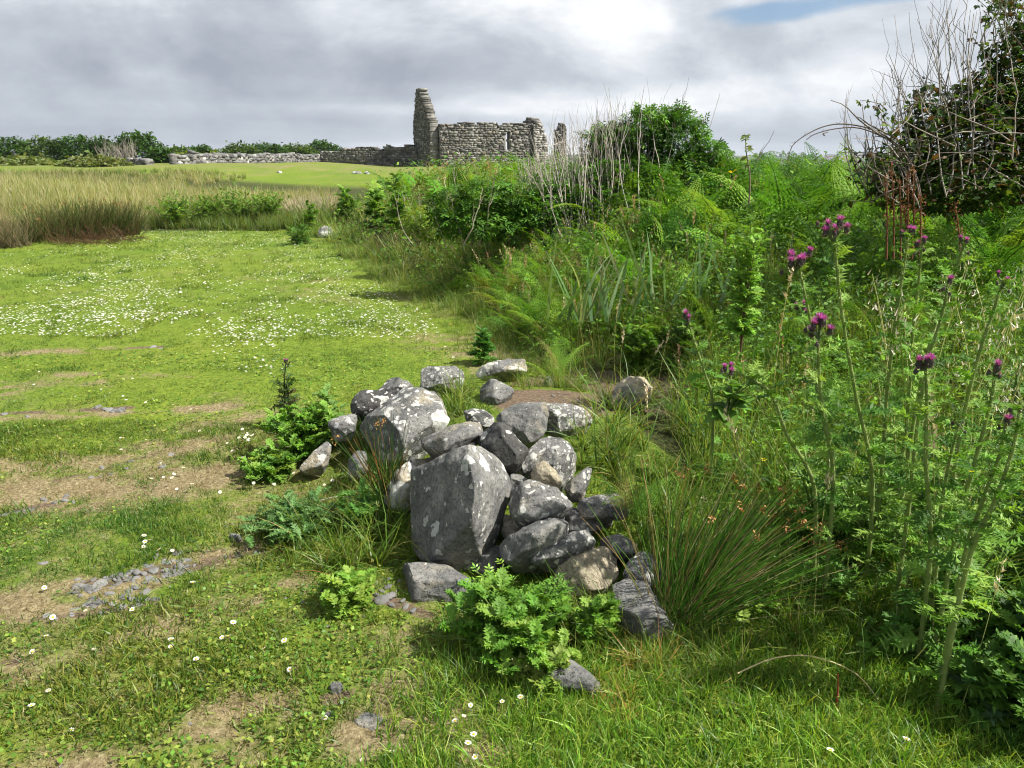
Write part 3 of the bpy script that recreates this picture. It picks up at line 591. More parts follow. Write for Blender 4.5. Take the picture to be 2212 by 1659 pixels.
    def flat(label, u, v, w, hgt, seed, n=9, ay=.7, **mk):
        c, D = G(u, v); r = w / FOC * D; rg = rng_(seed); pts = []
        for k in range(n):
            a = k * 6.283 / n + rg.uniform(-.2, .2); q = r * rg.uniform(.8, 1.1); x, y = c[0] + q * math.cos(a), c[1] + q * ay * math.sin(a)
            pts.append((x, y, float(terrain(x, y)) - .015)); pts.append((c[0] + (x - c[0]) * .7, c[1] + (y - c[1]) * .8, float(terrain(x, y)) + hgt * rg.uniform(.7, 1.1)))
        tag(finish_rock('rock', pts, rockmat(seed, **mk), seed, max(.003, r * .06), r * .04, sm_it=1), label, 'rock')
    flat('tiny grey stone on the soil behind the pile', 1184, 828, 11, .05, 32, 7, lichen=.5, beige=.1)
    flat('dark slate chunk lying in the dry turf', 726, 1488, 23, .018, 38, 6, lichen=0., beige=0, dark=.3)
    flat('flat grey stone level with the dry turf', 795, 1555, 42, .003, 39, 10, lichen=0., beige=.1, dark=.1)
    flat('small flat grey stone beside the level one in the dry turf', 708, 1542, 17, .003, 40, 7, lichen=0., beige=0)
    flat('single pale stone alone on the turf left of the woolly weeds', 508, 1168, 17, .03, 41, 7, lichen=.1, beige=.3)
    flat('dark stone beside the small front ragwort', 702, 1284, 15, .035, 42, 6, lichen=0., dark=.5, beige=0)
    g, D = G(636, 476); R('white-topped boulder at the far end of the lawn', D, .4, [(622, 468), (630, 458), (645, 454), (655, 464), (660, 480), (640, 484), (626, 480)], seed=43, lichen=.9, beige=.2, lsize=6, conv=F, group='boulders along the lawn edge', vox=.02)
    g, D = G(700, 514); R('grey and white boulder at the tip of the bank vegetation', D, .35, [(680, 510), (686, 496), (700, 487), (714, 490), (722, 506), (718, 516), (690, 517)], seed=44, lichen=.6, beige=.2, lsize=4, conv=F, group='boulders along the lawn edge', vox=.02)
    for k, (u, v, w, lb) in enumerate([(770, 373, 14, 'small white rock on the mound before the ruined low wall'), (793, 374, 7, 'smallest white rock on the far mound'), (604, 372, 7, 'tiny pale rock on the mound nearest the field wall'), (1002, 361, 7, 'white stone at the foot of the church wall')]):
        g, D = G(u, v + 2); R(lb, D, .5, [(u - w, v + 2), (u - w * .6, v - 3), (u, v - 4), (u + w * .8, v - 1), (u + w, v + 3), (u, v + 4)], seed=50 + k, lichen=.7, beige=.3, lsize=8, conv=F, group='boulders far out on the grass', vox=.06, rough=.03)
rock_pile()

# ---------------------------------------------------------------- pebbles
def pebble_mesh(seed, flat):
    rg = rng_(seed); bm = bmesh.new(); bmesh.ops.create_icosphere(bm, subdivisions=3, radius=1)
    V = np.array([v.co[:] for v in bm.verts]); p = 2.6 + rg.uniform(0, 1.5)
    V = V / (np.abs(V) ** p).sum(1)[:, None] ** (1 / p)
    V *= (1 + .22 * fbm(V[:, 0] * 1.1 + seed, V[:, 1] * 1.1, V[:, 2] * 1.1, seed, 3))[:, None]
    V *= np.array([1, rg.uniform(.55, .85), flat])
    F = np.array([[v.index for v in f.verts] for f in bm.faces]); bm.free()
    g = rg.uniform(.13, .24); g = g * .8; c = np.array([g * 1.02, g, g * .98]) * (1 + .1 * vnoise(V[:, 0] * 4, V[:, 1] * 4, V[:, 2] * 4, seed))[:, None]
    me_o = mesh_from('pebble', V, F, c, M_PEB, smooth_sh=True); return me_o
def pebbles():
    rg = rng_(77); protos = [pebble_mesh(s, f) for s, f in ((1, .35), (2, .28), (3, .5), (4, .3), (5, .6), (6, .4), (7, .22), (8, .45))]
    used = set()
    def put(u, v, r, lab, grp, up=.3):
        k = int(rg.integers(len(protos))); pr = protos[k]
        o = pr if k not in used else pr.copy()
        if k in used: COL.objects.link(o)
        used.add(k); g, D = G(u, v)
        s = r / FOC * D; o.scale = (s, s * rg.uniform(.8, 1.1), s * rg.uniform(.8, 1.2)); o.rotation_euler = (rg.normal(0, .18), rg.normal(0, .18), rg.uniform(0, 6.28))
        o.location = (g[0], g[1], g[2] - .008 * math.exp(-D / 8) + s * pr.dimensions[2] / max(pr.scale[2], 1e-6) * .0 + s * .12 * up); tag(o, lab, 'pebble', grp)
    # the main grey patch: row of pebbles from lower left to upper right
    L1 = 'grey pebble in the bare gravel streak at the lower left'
    for i in range(95):
        t = rg.uniform(0, 1) ** .8; u = 150 + 270 * t + rg.normal(0, 10); v = 1278 - 62 * t + rg.normal(0, 11 + 6 * math.sin(t * 3)); put(u, v, rg.uniform(4, 12) * (1.35 if rg.random() < .15 else 1), L1, 'pebbles of the lower left gravel streak')
    for i in range(30): t = rg.uniform(0, 1); put(100 + 240 * t + rg.normal(0, 8), 1325 - 40 * t + rg.normal(0, 9), rg.uniform(4, 13), L1, 'pebbles of the lower left gravel streak', -.3)
    for i in range(12): put(rg.uniform(430, 560), rg.normal(1193, 8), rg.uniform(3, 9), L1, 'pebbles of the lower left gravel streak')
    for i in range(16): put(rg.normal(242, 22), rg.normal(884, 4), rg.uniform(3.5, 9), 'grey pebble in the small upper stone patch on the lawn', 'pebbles of the small upper patch')
    for i in range(22): t = rg.uniform(0, 1); put(70 + 310 * t + rg.normal(0, 8), 1090 - 110 * t + rg.normal(0, 14), rg.uniform(3, 10), 'flat grey pebble sunk in the dry middle streaks', 'pebbles of the middle dry streaks', -.4)
    for i in range(14): put(rg.uniform(0, 80), rg.normal(1108, 8), rg.uniform(4, 10), 'grey pebble at the left end of the middle streak', 'pebbles at the left end of the middle streak')
    L2 = 'rounded dark pebble heaped beside the smooth front block'
    for (u, v, r) in ((826, 1296, 17), (846, 1286, 14), (838, 1268, 11), (850, 1262, 9), (826, 1276, 9), (858, 1275, 8), (812, 1282, 8), (870, 1296, 8), (846, 1306, 8), (815, 1258, 8), (862, 1256, 7), (838, 1250, 7), (876, 1310, 10), (892, 1318, 9), (800, 1270, 7)): put(u, v, r, L2, 'pebbles heaped at the foot of the pile', 1.5)
    L3 = 'stray grey pebble pressed into the turf'
    for (u, v, r) in ((655, 1300, 8), (612, 1292, 7), (545, 1355, 8), (702, 1350, 9), (783, 1330, 9), (795, 1335, 7), (575, 1300, 6), (560, 1410, 5), (740, 1350, 6), (90, 1215, 14), (70, 1225, 8), (255, 1215, 6), (620, 1318, 5), (640, 1440, 6), (520, 1645, 6), (570, 1570, 6), (410, 1560, 6), (420, 1655, 6), (130, 1655, 7), (905, 1600, 8), (590, 1510, 5), (670, 1590, 5), (240, 1420, 6), (160, 1555, 5), (500, 1130, 5), (488, 1135, 5), (60, 900, 8), (10, 893, 8), (330, 750, 8), (345, 753, 6), (770, 1325, 7), (1500, 850, 5)): put(u, v, r, L3, 'stray pebbles in the turf', -.2)
    L4 = 'crumb-sized stone on the bare soil behind the pile'
    for i in range(30): put(rg.uniform(1150, 1400), rg.uniform(825, 885), rg.uniform(1.5, 4), L4, 'crumbs on the bare soil')
pebbles()

# ---------------------------------------------------------------- turf
GREEN = [(.085, .18, .018), (.125, .225, .024), (.18, .265, .034), (.06, .135, .016), (.25, .28, .055)]
STRAW = [(.34, .28, .15), (.27, .21, .10), (.42, .37, .23), (.20, .15, .07)]
def on_ground(rg, n, ymin, ymax, xl=-.72, xr=.72, pw=0.0):
    """points spread evenly over the visible wedge; pw > 0 favours the near side"""
    t = rg.uniform(0, 1, n)
    if pw: y = ymin * (ymax / ymin) ** t
    else: y = np.sqrt(ymin ** 2 + (ymax ** 2 - ymin ** 2) * t)
    x = rg.uniform(xl, xr, n) * (y + .35); return x, y
def ground_pts_(x, y): return np.stack([x, y, terrain(x, y) - .006], -1)
def turf():
    rg = rng_(5)
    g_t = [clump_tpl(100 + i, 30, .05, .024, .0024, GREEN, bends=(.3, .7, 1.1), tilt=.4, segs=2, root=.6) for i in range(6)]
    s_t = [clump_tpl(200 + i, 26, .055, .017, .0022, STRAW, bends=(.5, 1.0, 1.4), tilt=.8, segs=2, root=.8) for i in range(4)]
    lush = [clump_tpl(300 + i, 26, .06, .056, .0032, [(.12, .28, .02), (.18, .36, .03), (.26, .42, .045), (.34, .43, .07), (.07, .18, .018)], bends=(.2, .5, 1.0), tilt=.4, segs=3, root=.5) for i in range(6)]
    sl = leaf_tpl(wid=.7, fold=.05, droop=.1, segs=1)
    b = Batch()
    def lay(n, y0, y1, pw, sc0, seed, hs=1.0):
        r = rng_(seed); x, y = on_ground(r, n, y0, y1, pw=pw)
        s = x - bank_x(y); keep = (s < .15) | (y < 2.6)
        # thin out on bare soil and dead patches
        so = field(SOIL, x, y); dr = dryness(x, y)
        keep &= r.uniform(0, 1, n) > so * 1.5; keep &= r.uniform(0, 1, n) > (dr - .55) * .7
        keep &= ~((y > 17 - 0.05 * x) & (x < -1.5) & (y < 30))
        x, y, dr = x[keep], y[keep], dr[keep]; m = len(x); T = np.stack([x, y, terrain(x, y) - .004], -1)
        dryp = r.uniform(0, 1, m) < np.clip((dr - .12) * 1.25, 0.06, .96)
        sc_ = sc0 * (1 if not pw else np.maximum(1, y / 5.0) ** .7)
        lushp = (~dryp) & (r.uniform(0, 1, m) < smooth((x - (-.35) + (2.4 - y) * .35) / .35) * smooth((3.3 - y) / .8))
        for i in range(6):
            k = (~dryp) & (~lushp) & (np.arange(m) % 6 == i)
            big = 1 + .9 * np.clip(fbm(x[k] * 3, y[k] * 3, 0, 71, 2), 0, 1)
            b.inst(g_t[i], rots(r, k.sum(), .15, sj=.3) * (np.broadcast_to(sc_, (m,))[k] * big)[:, None, None], T[k], 1 + r.uniform(-.25, .25, (k.sum(), 1)) + np.array([.25, .06, 0]) * fbm(x[k] * 1.1, y[k] * 1.1, 3, 72, 2)[:, None])
            k = lushp & (np.arange(m) % 6 == i); b.inst(lush[i], rots(r, k.sum(), .2, sj=.4) * np.broadcast_to(sc_, (m,))[k][:, None, None], T[k], 1 + r.uniform(-.25, .25, (k.sum(), 1)))
        for i in range(4):
            k = dryp & (np.arange(m) % 4 == i); b.inst(s_t[i], rots(r, k.sum(), .2, sj=.3) * np.broadcast_to(sc_, (m,))[k][:, None, None], T[k], 1 + r.uniform(-.25, .25, (k.sum(), 1)))
    lay(11500, 1.5, 4.6, 0, 1.0, 11); lay(9500, 4.4, 17.5, 1, .85, 12); lay(1500, 17.0, 30, 1, 1.5, 13)
    r = rng_(15); n = 2600; y = np.sqrt(r.uniform(1.5 ** 2, 3.5 ** 2, n)); x = r.uniform(-.5, .76 * (y + .3)); k = (x > -.25 - (2.2 - y) * .3) & (((x - .15) / .7) ** 2 + ((y - 3.7) / .85) ** 2 > 1); x, y = x[k], y[k]
    for i in range(6):
        q = np.arange(len(x)) % 6 == i; b.inst(lush[i], rots(r, q.sum(), .2, sj=.4) * (.8 + .5 * r.uniform(0, 1, q.sum()))[:, None, None], ground_pts_(x[q], y[q]), (1.1 + r.uniform(-.25, .25, (q.sum(), 1))) * (1 + .2 * vnoise(x[q] * 2.5, y[q] * 2.5, 0, 16)[:, None]))
    # little broad leaves of clover, daisy and plantain among the blades
    r = rng_(14); x, y = on_ground(r, 42000, 1.5, 6.5, pw=1); gn = fbm(x * 2.3, y * 2.3, 0, 81, 3)
    rosette = smooth((x + 1.6) / .4) * smooth((-.2 - x) / .5) * smooth((2.6 - y) / .5)
    keep = (field(SOIL, x, y) < .3) & (dryness(x, y) < .62) & (r.uniform(0, 1, len(x)) < .35 + gn + .6 * rosette) & ((x < bank_x(y)) | (y < 2.6))
    x, y = x[keep], y[keep]; n = len(x); T = np.stack([x, y, terrain(x, y) + r.uniform(.004, .02, n)], -1)
    M = euler_m(r.normal(.25, .35, n), r.normal(0, .35, n), r.uniform(0, 6.28, n)) * (r.uniform(.009, .022, n) * np.maximum(1, y / 4))[:, None, None]
    b.inst(sl, M, T, tints(r, n, [(.09, .20, .02), (.13, .26, .028), (.22, .31, .045), (.06, .14, .018), (.27, .31, .06)], j=.2))
    o = b.build('lawn_turf', M_GRASS); tag(o, 'short lawn grass, green with dry straw-coloured streaks', 'turf', kind='stuff')
turf()

# ---------------------------------------------------------------- vegetation helpers
def PY(u, v, Y):
    b = -(v - CV) / FOC; D = Y / (CP + b * SP); return P(u, v, D)
def ground_pts(x, y, dz=0.0): return np.stack([x, y, terrain(x, y) + dz], -1)
def spline(pts, n):
    pts = np.asarray(pts, float); k = len(pts); t = np.linspace(0, k - 1, n); out = []
    for q in t:
        i = min(int(q), k - 2); f = q - i
        p0, p1, p2, p3 = pts[max(i - 1, 0)], pts[i], pts[i + 1], pts[min(i + 2, k - 1)]
        out.append(.5 * ((2 * p1) + (-p0 + p2) * f + (2 * p0 - 5 * p1 + 4 * p2 - p3) * f * f + (-p0 + 3 * p1 - 3 * p2 + p3) * f ** 3))
    return np.array(out)
def comp_tpl(seed, n=5, c=W3, lw=.42, spread=.5):
    """compound leaf: n leaflets on a short stalk along +Y"""
    b = Batch(); lt = leaf_tpl(c, lw, .1, .15, 1); rg = rng_(seed)
    b.inst(lt, (euler_m([0], [0], [0]) * .5), np.array([[0, .5, 0]]), np.ones((1, 3)))
    for i in range((n - 1) // 2):
        for s in (-1, 1):
            b.inst(lt, euler_m([rg.normal(0, .2)], [rg.normal(0, .2)], [-s * (1.1 - .1 * i)]) * .42, np.array([[0, .5 - .28 * i, 0]]), np.ones((1, 3)) * rg.uniform(.85, 1.1))
    V, F = tube([(0, 0, 0), (0, .25, .01), (0, .5, 0)], .012, 3); b.raw(V, F, np.asarray(c) * .9)
    return b.tpl()
def blob_pts(rg, n, c, r, shell=.45):
    d = rg.normal(0, 1, (n, 3)); d /= np.linalg.norm(d, axis=1)[:, None]
    rr = shell + (1 - shell) * rg.uniform(0, 1, n) ** .6
    lump = 1 + .22 * fbm(d[:, 0] * 2.2 + c[0], d[:, 1] * 2.2, d[:, 2] * 2.2, 91, 2)
    return np.asarray(c) + d * (rr * lump)[:, None] * np.asarray(r), d
def leaf_cloud(b, rg, n, c, r, tpls, size, pal, w=None, shell=.45, droop=.3, gap=0.25, outw=.6):
    p, d = blob_pts(rg, n, c, r, shell)
    k = vnoise(p[:, 0] / (r[0] * .35), p[:, 1] / (r[0] * .35), p[:, 2] / (r[0] * .35), 93) > -1 + 2 * gap * .8
    k &= p[:, 2] > terrain(p[:, 0], p[:, 1]) + .02
    p, d = p[k], d[k]; m = len(p)
    yaw = np.arctan2(-d[:, 0], d[:, 1]) * outw + rg.normal(0, 1.0, m); M = euler_m(rg.normal(-droop + .3 * d[:, 2], .45, m), rg.normal(0, .45, m), yaw) * (size * rg.uniform(.65, 1.3, m))[:, None, None]
    br = 1 + .35 * vnoise(p[:, 0] / (r[0] * .3), p[:, 1] / (r[0] * .3), p[:, 2] / (r[0] * .3), 95)
    tt = tints(rg, m, pal, w, .2) * br[:, None]
    for i, t in enumerate(tpls):
        q = np.arange(m) % len(tpls) == i; b.inst(t, M[q], p[q], tt[q])
def stem_cloud(b, rg, n, base, top, r0, spread_b, spread_t, col, seg=9, wav=.06, sides=4, br=2):
    """n wavy upright stems from around base to around top"""
    for i in range(n):
        w_ = np.clip(rg.normal(0, 1, 3), -1.5, 1.2); p0 = np.asarray(base) + w_ * spread_b + rg.normal(0, .2, 3) * spread_b; p1 = np.asarray(top) + (w_ * .85 + rg.normal(0, .45, 3)) * spread_t
        t = np.linspace(0, 1, seg); L = np.linalg.norm(p1 - p0)
        pts = p0 + (p1 - p0) * t[:, None] + np.cumsum(rg.normal(0, 1, (seg, 3)), 0) * wav * L / seg * 2 + np.outer(np.sin(t * 3.14), rg.normal(0, .06 * L, 3))
        rr = r0 * rg.uniform(.6, 1.3); c = np.asarray(col) * rg.uniform(.6, 1.25)
        V, F = tube(pts, np.linspace(rr, rr * .3, seg), sides); b.raw(V, F, c)
        for k in range(br):
            j = int(rg.integers(seg // 3, seg - 1)); q = pts[j]; d = (pts[j] - pts[j - 1]); d /= np.linalg.norm(d) + 1e-9
            d = d + rg.normal(0, .3, 3); d[2] = abs(d[2]); d /= np.linalg.norm(d); l2 = L * rg.uniform(.12, .35); tt = np.linspace(0, 1, 5)
            pp = q + d * (tt * l2)[:, None] + np.cumsum(rg.normal(0, .02 * l2 * 3, (5, 3)), 0) + np.outer(tt ** 2, [0, 0, .25 * l2])
            V, F = tube(pp, np.linspace(rr * .55, rr * .2, 5), 3); b.raw(V, F, c)

PG = [(.10, .22, .02), (.15, .29, .026), (.07, .16, .016), (.21, .33, .04), (.28, .33, .07)]
PGY = [(.16, .28, .03), (.24, .33, .05), (.34, .35, .10), (.42, .37, .17), (.11, .22, .025)]
FERN = [(.10, .25, .022), (.15, .32, .03), (.07, .17, .018), (.21, .37, .045), (.13, .28, .025), (.18, .34, .03), (.11, .26, .02), (.17, .17, .04)]
DF = [(.06, .17, .018), (.09, .23, .022), (.045, .12, .014), (.14, .29, .03), (.18, .32, .04)]
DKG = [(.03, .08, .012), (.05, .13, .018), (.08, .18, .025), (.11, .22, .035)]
HAY = [(.45, .38, .24), (.55, .46, .30), (.36, .27, .16), (.42, .26, .18)]

def seedhead_tpl(seed, pal=(.5, .40, .27), h=1.0, kind=0):
    """thin flowering grass stem with a plume at the top (unit height)"""
    rg = rng_(seed); b = Batch(); t = np.linspace(0, 1, 7); bend = rg.uniform(.05, .28)
    pts = np.stack([0 * t, bend * t ** 2.2, t * (1 - .2 * bend)], -1)
    V, F = tube(pts, np.linspace(.0035, .0015, 7), 3); b.raw(V, F, np.array([.30, .32, .10]))
    n = 34; tt = rg.uniform(.80, 1.0, n); q = np.stack([np.interp(tt, t, pts[:, k]) for k in range(3)], -1)
    w = (.012 if kind == 0 else .05) * np.sin(np.clip((tt - .78) / .24, 0, 1) * 3.14) ** .7 + .002
    q = q + rg.normal(0, 1, (n, 3)) * w[:, None] * .6
    bl = blade_tpl(.1, 1, W3, W3 * 1.1)
    sz = .03 if kind == 0 else .022
    b.inst(bl, rots(rg, n, .5, (.010 if kind == 0 else .005, sz, sz), sj=.3), q, tints(rg, n, [pal], j=.2))
    return b.tpl()

def bank_grass():
    rg = rng_(21); b = Batch()
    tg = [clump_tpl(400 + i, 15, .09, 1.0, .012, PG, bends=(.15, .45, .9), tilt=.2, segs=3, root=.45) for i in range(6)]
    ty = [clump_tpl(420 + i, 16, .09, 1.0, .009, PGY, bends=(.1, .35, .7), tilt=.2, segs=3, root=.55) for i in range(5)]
    def lay(n, y0, y1, seed, hf, yf, smin=-.12, smax=9, extra=None, uv=None):
        r = rng_(seed); t = r.uniform(0, 1, n); y = y0 * (y1 / y0) ** t
        x = bank_x(y) + smin + (np.minimum(.74 * (y + .4), bank_x(y) + smax) - bank_x(y) - smin) * r.uniform(0, 1, n)
        so = field(SOIL, x, y); k = (r.uniform(0, 1, n) > so * 1.6) & (((x - .15) / .78) ** 2 + ((y - 3.85) / .95) ** 2 > 1)
        k &= x < .78 * (y + .4)
        x, y = x[k], y[k]; s = x - bank_x(y); m = len(x); h = hf(x, y, s) * (1 + .3 * vnoise(x * 1.2, y * 1.2, 0, 22)); yel = r.uniform(0, 1, m) < yf(x, y, s)
        wide = np.maximum(1, y / 6.0) ** .8; br = 1 + .25 * vnoise(x * .8, y * .8, 3, 23)
        for lst, sel in ((tg, ~yel), (ty, yel)):
            for i, tp in enumerate(lst):
                q = sel & (np.arange(m) % len(lst) == i); M = rots(r, q.sum(), .14, np.stack([h[q] * wide[q], h[q] * wide[q], h[q]], -1), sj=.25)
                b.inst(tp, M, ground_pts(x[q], y[q], -.01), np.ones((q.sum(), 3)) * br[q, None] * r.uniform(.75, 1.25, (q.sum(), 1)))
    lay(1500, 2.5, 5.2, 31, lambda x, y, s: .16 + .16 * smooth(s / .6) + .06 * smooth((y - 3.2) / 1.5), lambda x, y, s: .15 + 0 * x, smax=3.2)
    lay(3200, 4.6, 12, 32, lambda x, y, s: .20 + .18 * smooth(s / .9), lambda x, y, s: .30 + .35 * smooth((y - 6) / 3) * (1 - smooth((s - 1.2) / 1)), smax=7)
    lay(2600, 10, 36, 33, lambda x, y, s: .32 + .16 * smooth(s / 1.5), lambda x, y, s: .6 * (1 - smooth((s - 3) / 3)) + .2, smax=16)
    # the rim of low grass along the lawn's edge
    lay(900, 4.6, 22, 34, lambda x, y, s: .14 + .1 * smooth(s / .3), lambda x, y, s: .35 + 0 * x, smin=-.35, smax=.3)
    # tufts round the stones and the soil
    tb = [clump_tpl(440 + i, 16, .05, 1.0, .022, PG + [(.30, .26, .08)], bends=(.3, .8, 1.2), tilt=.4, segs=3, root=.5) for i in range(4)]
    def tuft(u, v, n, su, sv, h, tp=tb, pal=None, tilt=.25):
        r = rng_(int(u * 7 + v)); T = np.array([G(u + r.normal(0, su), v + r.normal(0, sv))[0] for _ in range(n)])
        for i in range(len(tp)):
            q = np.arange(n) % len(tp) == i; b.inst(tp[i], rots(r, q.sum(), tilt, (h, h, h), sj=.35), T[q], (tints(r, q.sum(), pal, j=.15) if pal else np.ones((q.sum(), 3))) * r.uniform(.8, 1.2, (q.sum(), 1)))
    tuft(1000, 855, 16, 26, 14, .20); tuft(985, 890, 8, 12, 10, .18); tuft(760, 1205, 26, 50, 22, .22); tuft(860, 1160, 10, 20, 20, .2)
    tuft(1120, 830, 14, 60, 8, .10, pal=[(1.6, 1.1, .9)]); tuft(1180, 800, 12, 60, 8, .12); tuft(900, 1200, 10, 18, 10, .16); tuft(800, 1090, 14, 30, 30, .2)
    tuft(1240, 760, 22, 90, 12, .2, pal=[(1.5, 1.05, .9), (1, 1, 1)]); tuft(1420, 880, 20, 50, 30, .22); tuft(1330, 960, 26, 40, 50, .25); tuft(1420, 1100, 20, 50, 40, .25)
    tuft(1130, 1400, 18, 60, 20, .14); tuft(1250, 1360, 22, 60, 20, .16); tuft(1480, 1420, 30, 80, 40, .13); tuft(1640, 1380, 40, 120, 60, .15); tuft(900, 1390, 24, 60, 30, .09); tuft(1020, 1480, 20, 60, 20, .08)
    tuft(1850, 1330, 40, 160, 50, .2); tuft(2120, 1300, 30, 60, 80, .28); tuft(1340, 1520, 16, 26, 26, .09, ty and tb, pal=[(3.2, 1.6, 3.0)]); tuft(1390, 1430, 12, 40, 14, .12, pal=[(2.6, 1.5, 2.0)])
    tuft(720, 950, 12, 30, 30, .14); tuft(780, 1150, 16, 40, 20, .18); tuft(1540, 1480, 20, 80, 30, .1)
    tuft(680, 505, 14, 20, 6, .35); tuft(740, 520, 14, 26, 8, .4)
    o = b.build('long_grass', M_GRASS); tag(o, 'long rough grass covering the bank right of the lawn', 'grass', kind='stuff')
    # flowering grasses
    b = Batch(); r = rng_(41); hd = [seedhead_tpl(i, kind=0) for i in range(4)] + [seedhead_tpl(9 + i, (.5, .33, .26), kind=1) for i in range(3)]
    def heads(n, y0, y1, smin, smax, h, w, seed):
        r = rng_(seed); t = r.uniform(0, 1, n); y = y0 * (y1 / y0) ** t; x = bank_x(y) + smin + (np.minimum(.74 * y, bank_x(y) + smax) - bank_x(y) - smin) * r.uniform(0, 1, n)
        keep = vnoise(x * .9, y * .9, 0, seed) > -.35; x, y = x[keep], y[keep]; m = len(x); wd = np.maximum(1, y / 7) ** .8
        hh = h * r.uniform(.7, 1.2, m)
        for i, tp in enumerate(hd):
            q = np.arange(m) % 7 == i; b.inst(tp, rots(r, q.sum(), .13, np.stack([hh[q] * wd[q], hh[q] * wd[q], hh[q]], -1), sj=.1), ground_pts(x[q], y[q]), tints(r, q.sum(), [(1, 1, 1), (1.1, .85, .8), (.9, 1, .7)], j=.15) * w)
    heads(170, 5.2, 9, .3, 2.2, .62, .8, 43); heads(260, 8, 30, .2, 4, .66, .8, 44); heads(50, 2.8, 5, .3, 2.2, .55, .9, 45)
    o = b.build('flowering_grass', M_DRY); tag(o, 'tall grass stems with pale pinkish seed plumes on the bank', 'grass', kind='stuff')
bank_grass()

def bracken():
    b = Batch(); hi = [frond_tpl(i, 15, 7, .45 + .12 * i) for i in range(4)]; mid_ = [frond_tpl(40 + i, 17, 4, .45 + .12 * i, fat=1.5) for i in range(4)]; lo = [frond_tpl(20 + i, 19, 0, .4 + .12 * i, lod=1) for i in range(4)]
    def grp(u, v, n, su, sv, h, near, pal=FERN, Dmul=1.0):
        """fronds rooted round the ground point under (u, v)"""
        r = rng_(int(u * 3 + v * 5)); tp = hi if near else lo
        uu = u + r.normal(0, su, n); vv = v + np.clip(r.normal(0, sv, n), -2 * sv, 2 * sv)
        T = np.array([G(a, max(c, 372))[0] for a, c in zip(uu, vv)]); hh = h * r.uniform(.7, 1.2, n)
        for i in range(4):
            q = np.arange(n) % 4 == i; b.inst(tp[i], rots(r, q.sum(), .22, np.stack([hh[q]] * 3, -1), sj=0), T[q], tints(r, q.sum(), pal, j=.2))
    def field_of(n, y0, y1, smin, smax, hf, seed, tp, pal=FERN, thr=-.1, usel=None):
        r = rng_(seed); t = r.uniform(0, 1, n); y = y0 * (y1 / y0) ** t; x = bank_x(y) + smin + (np.minimum(.76 * y, bank_x(y) + smax) - bank_x(y) - smin) * r.uniform(0, 1, n)
        k = (vnoise(x * .9, y * .7, 0, seed) > thr) & (field(SOIL, x, y) < .2); k &= (usel(x, y) if usel else True); x, y = x[k], y[k]; m = len(x); hh = hf(x, y, x - bank_x(y)) * r.uniform(.75, 1.15, m)
        for i in range(4):
            q = np.arange(m) % 4 == i; b.inst(tp[i], rots(r, q.sum(), .22, np.stack([hh[q]] * 3, -1), sj=0), ground_pts(x[q], y[q]), tints(r, q.sum(), pal, j=.22))
    # skyline rows, then the slope down to the lawn
    field_of(640, 7.4, 14, 1.2, 9, lambda x, y, s: .66 + .4 * smooth((s - 1) / 2), 901, mid_, DF, thr=-.5); field_of(160, 6.5, 8, 1.2, 7, lambda x, y, s: .75 + 0 * s, 911, mid_, DF, thr=-.5)
    field_of(420, 5.4, 9.5, 1.2, 6, lambda x, y, s: .55 + .3 * smooth((s - 1) / 2), 902, mid_, DF, thr=-.15)
    field_of(230, 6.2, 9.5, .25, 1.5, lambda x, y, s: .5 + .15 * smooth(s), 903, hi, thr=-.3)
    field_of(300, 13, 30, 1.0, 10, lambda x, y, s: .9 + 0 * x, 904, lo, thr=-.3)
    field_of(150, 4.6, 6.2, 1.0, 4.5, lambda x, y, s: .5 + .1 * s, 905, hi, DKG[2:] + FERN, thr=-.1)
    field_of(90, 3.3, 4.8, 1.0, 3.0, lambda x, y, s: .45 + 0 * s, 906, hi, DKG[2:] + FERN[:2], thr=0)
    grp(1200, 762, 12, 26, 8, .42, True); grp(1270, 730, 12, 40, 8, .45, True); grp(1090, 640, 16, 60, 10, .55, True)
    o = b.build('bracken', M_FERN); tag(o, 'bright green bracken fronds massed over the bank', 'bracken', kind='stuff')
bracken()

def undergrowth():
    """small dark leaves of bramble, nettle and vetch that fill the bank"""
    b = Batch(); lt = [leaf_tpl(W3, .55, .1, .15, 1), leaf_tpl(W3, .3, .1, .25, 1), comp_tpl(3, 3), comp_tpl(4, 5, lw=.3)]
    def lay(n, y0, y1, smax, zmax, size, seed, pal, smin=.05):
        r = rng_(seed); t = r.uniform(0, 1, n); y = y0 * (y1 / y0) ** t; x = bank_x(y) + smin + (np.minimum(.74 * (y + .4), bank_x(y) + smax) - bank_x(y) - smin) * r.uniform(0, 1, n)
        k = (field(SOIL, x, y) < .3) & (((x - .15) / .8) ** 2 + ((y - 3.85) / 1.0) ** 2 > 1); x, y = x[k], y[k]; m = len(x); s = x - bank_x(y)
        lump = .55 + .45 * vnoise(x * 1.5, y * 1.5, 0, seed); z = terrain(x, y) + r.uniform(0, 1, m) ** .8 * zmax * smooth((s + .1) / .7) * (.4 + lump)
        tt = tints(r, m, pal, j=.2); sz = size * r.uniform(.6, 1.4, m) * np.maximum(1, y / 8) ** .7
        M = euler_m(r.normal(.1, .5, m), r.normal(0, .5, m), r.uniform(0, 6.28, m)) * sz[:, None, None]
        for i, tp in enumerate(lt):
            q = np.arange(m) % 4 == i; b.inst(tp, M[q], np.stack([x, y, z], -1)[q], tt[q])
    lay(25000, 2.3, 5, 3.4, .52, .034, 51, DKG + [(.12, .27, .02), (.18, .34, .03)]); lay(34000, 4.6, 11, 8, .66, .042, 52, DKG + PG[:3]); lay(20000, 9, 34, 14, .66, .065, 53, DKG + PG[:3])
    o = b.build('undergrowth', M_LEAF); tag(o, 'dark leafy undergrowth of bramble and vetch filling the bank', 'undergrowth', kind='stuff')
undergrowth()

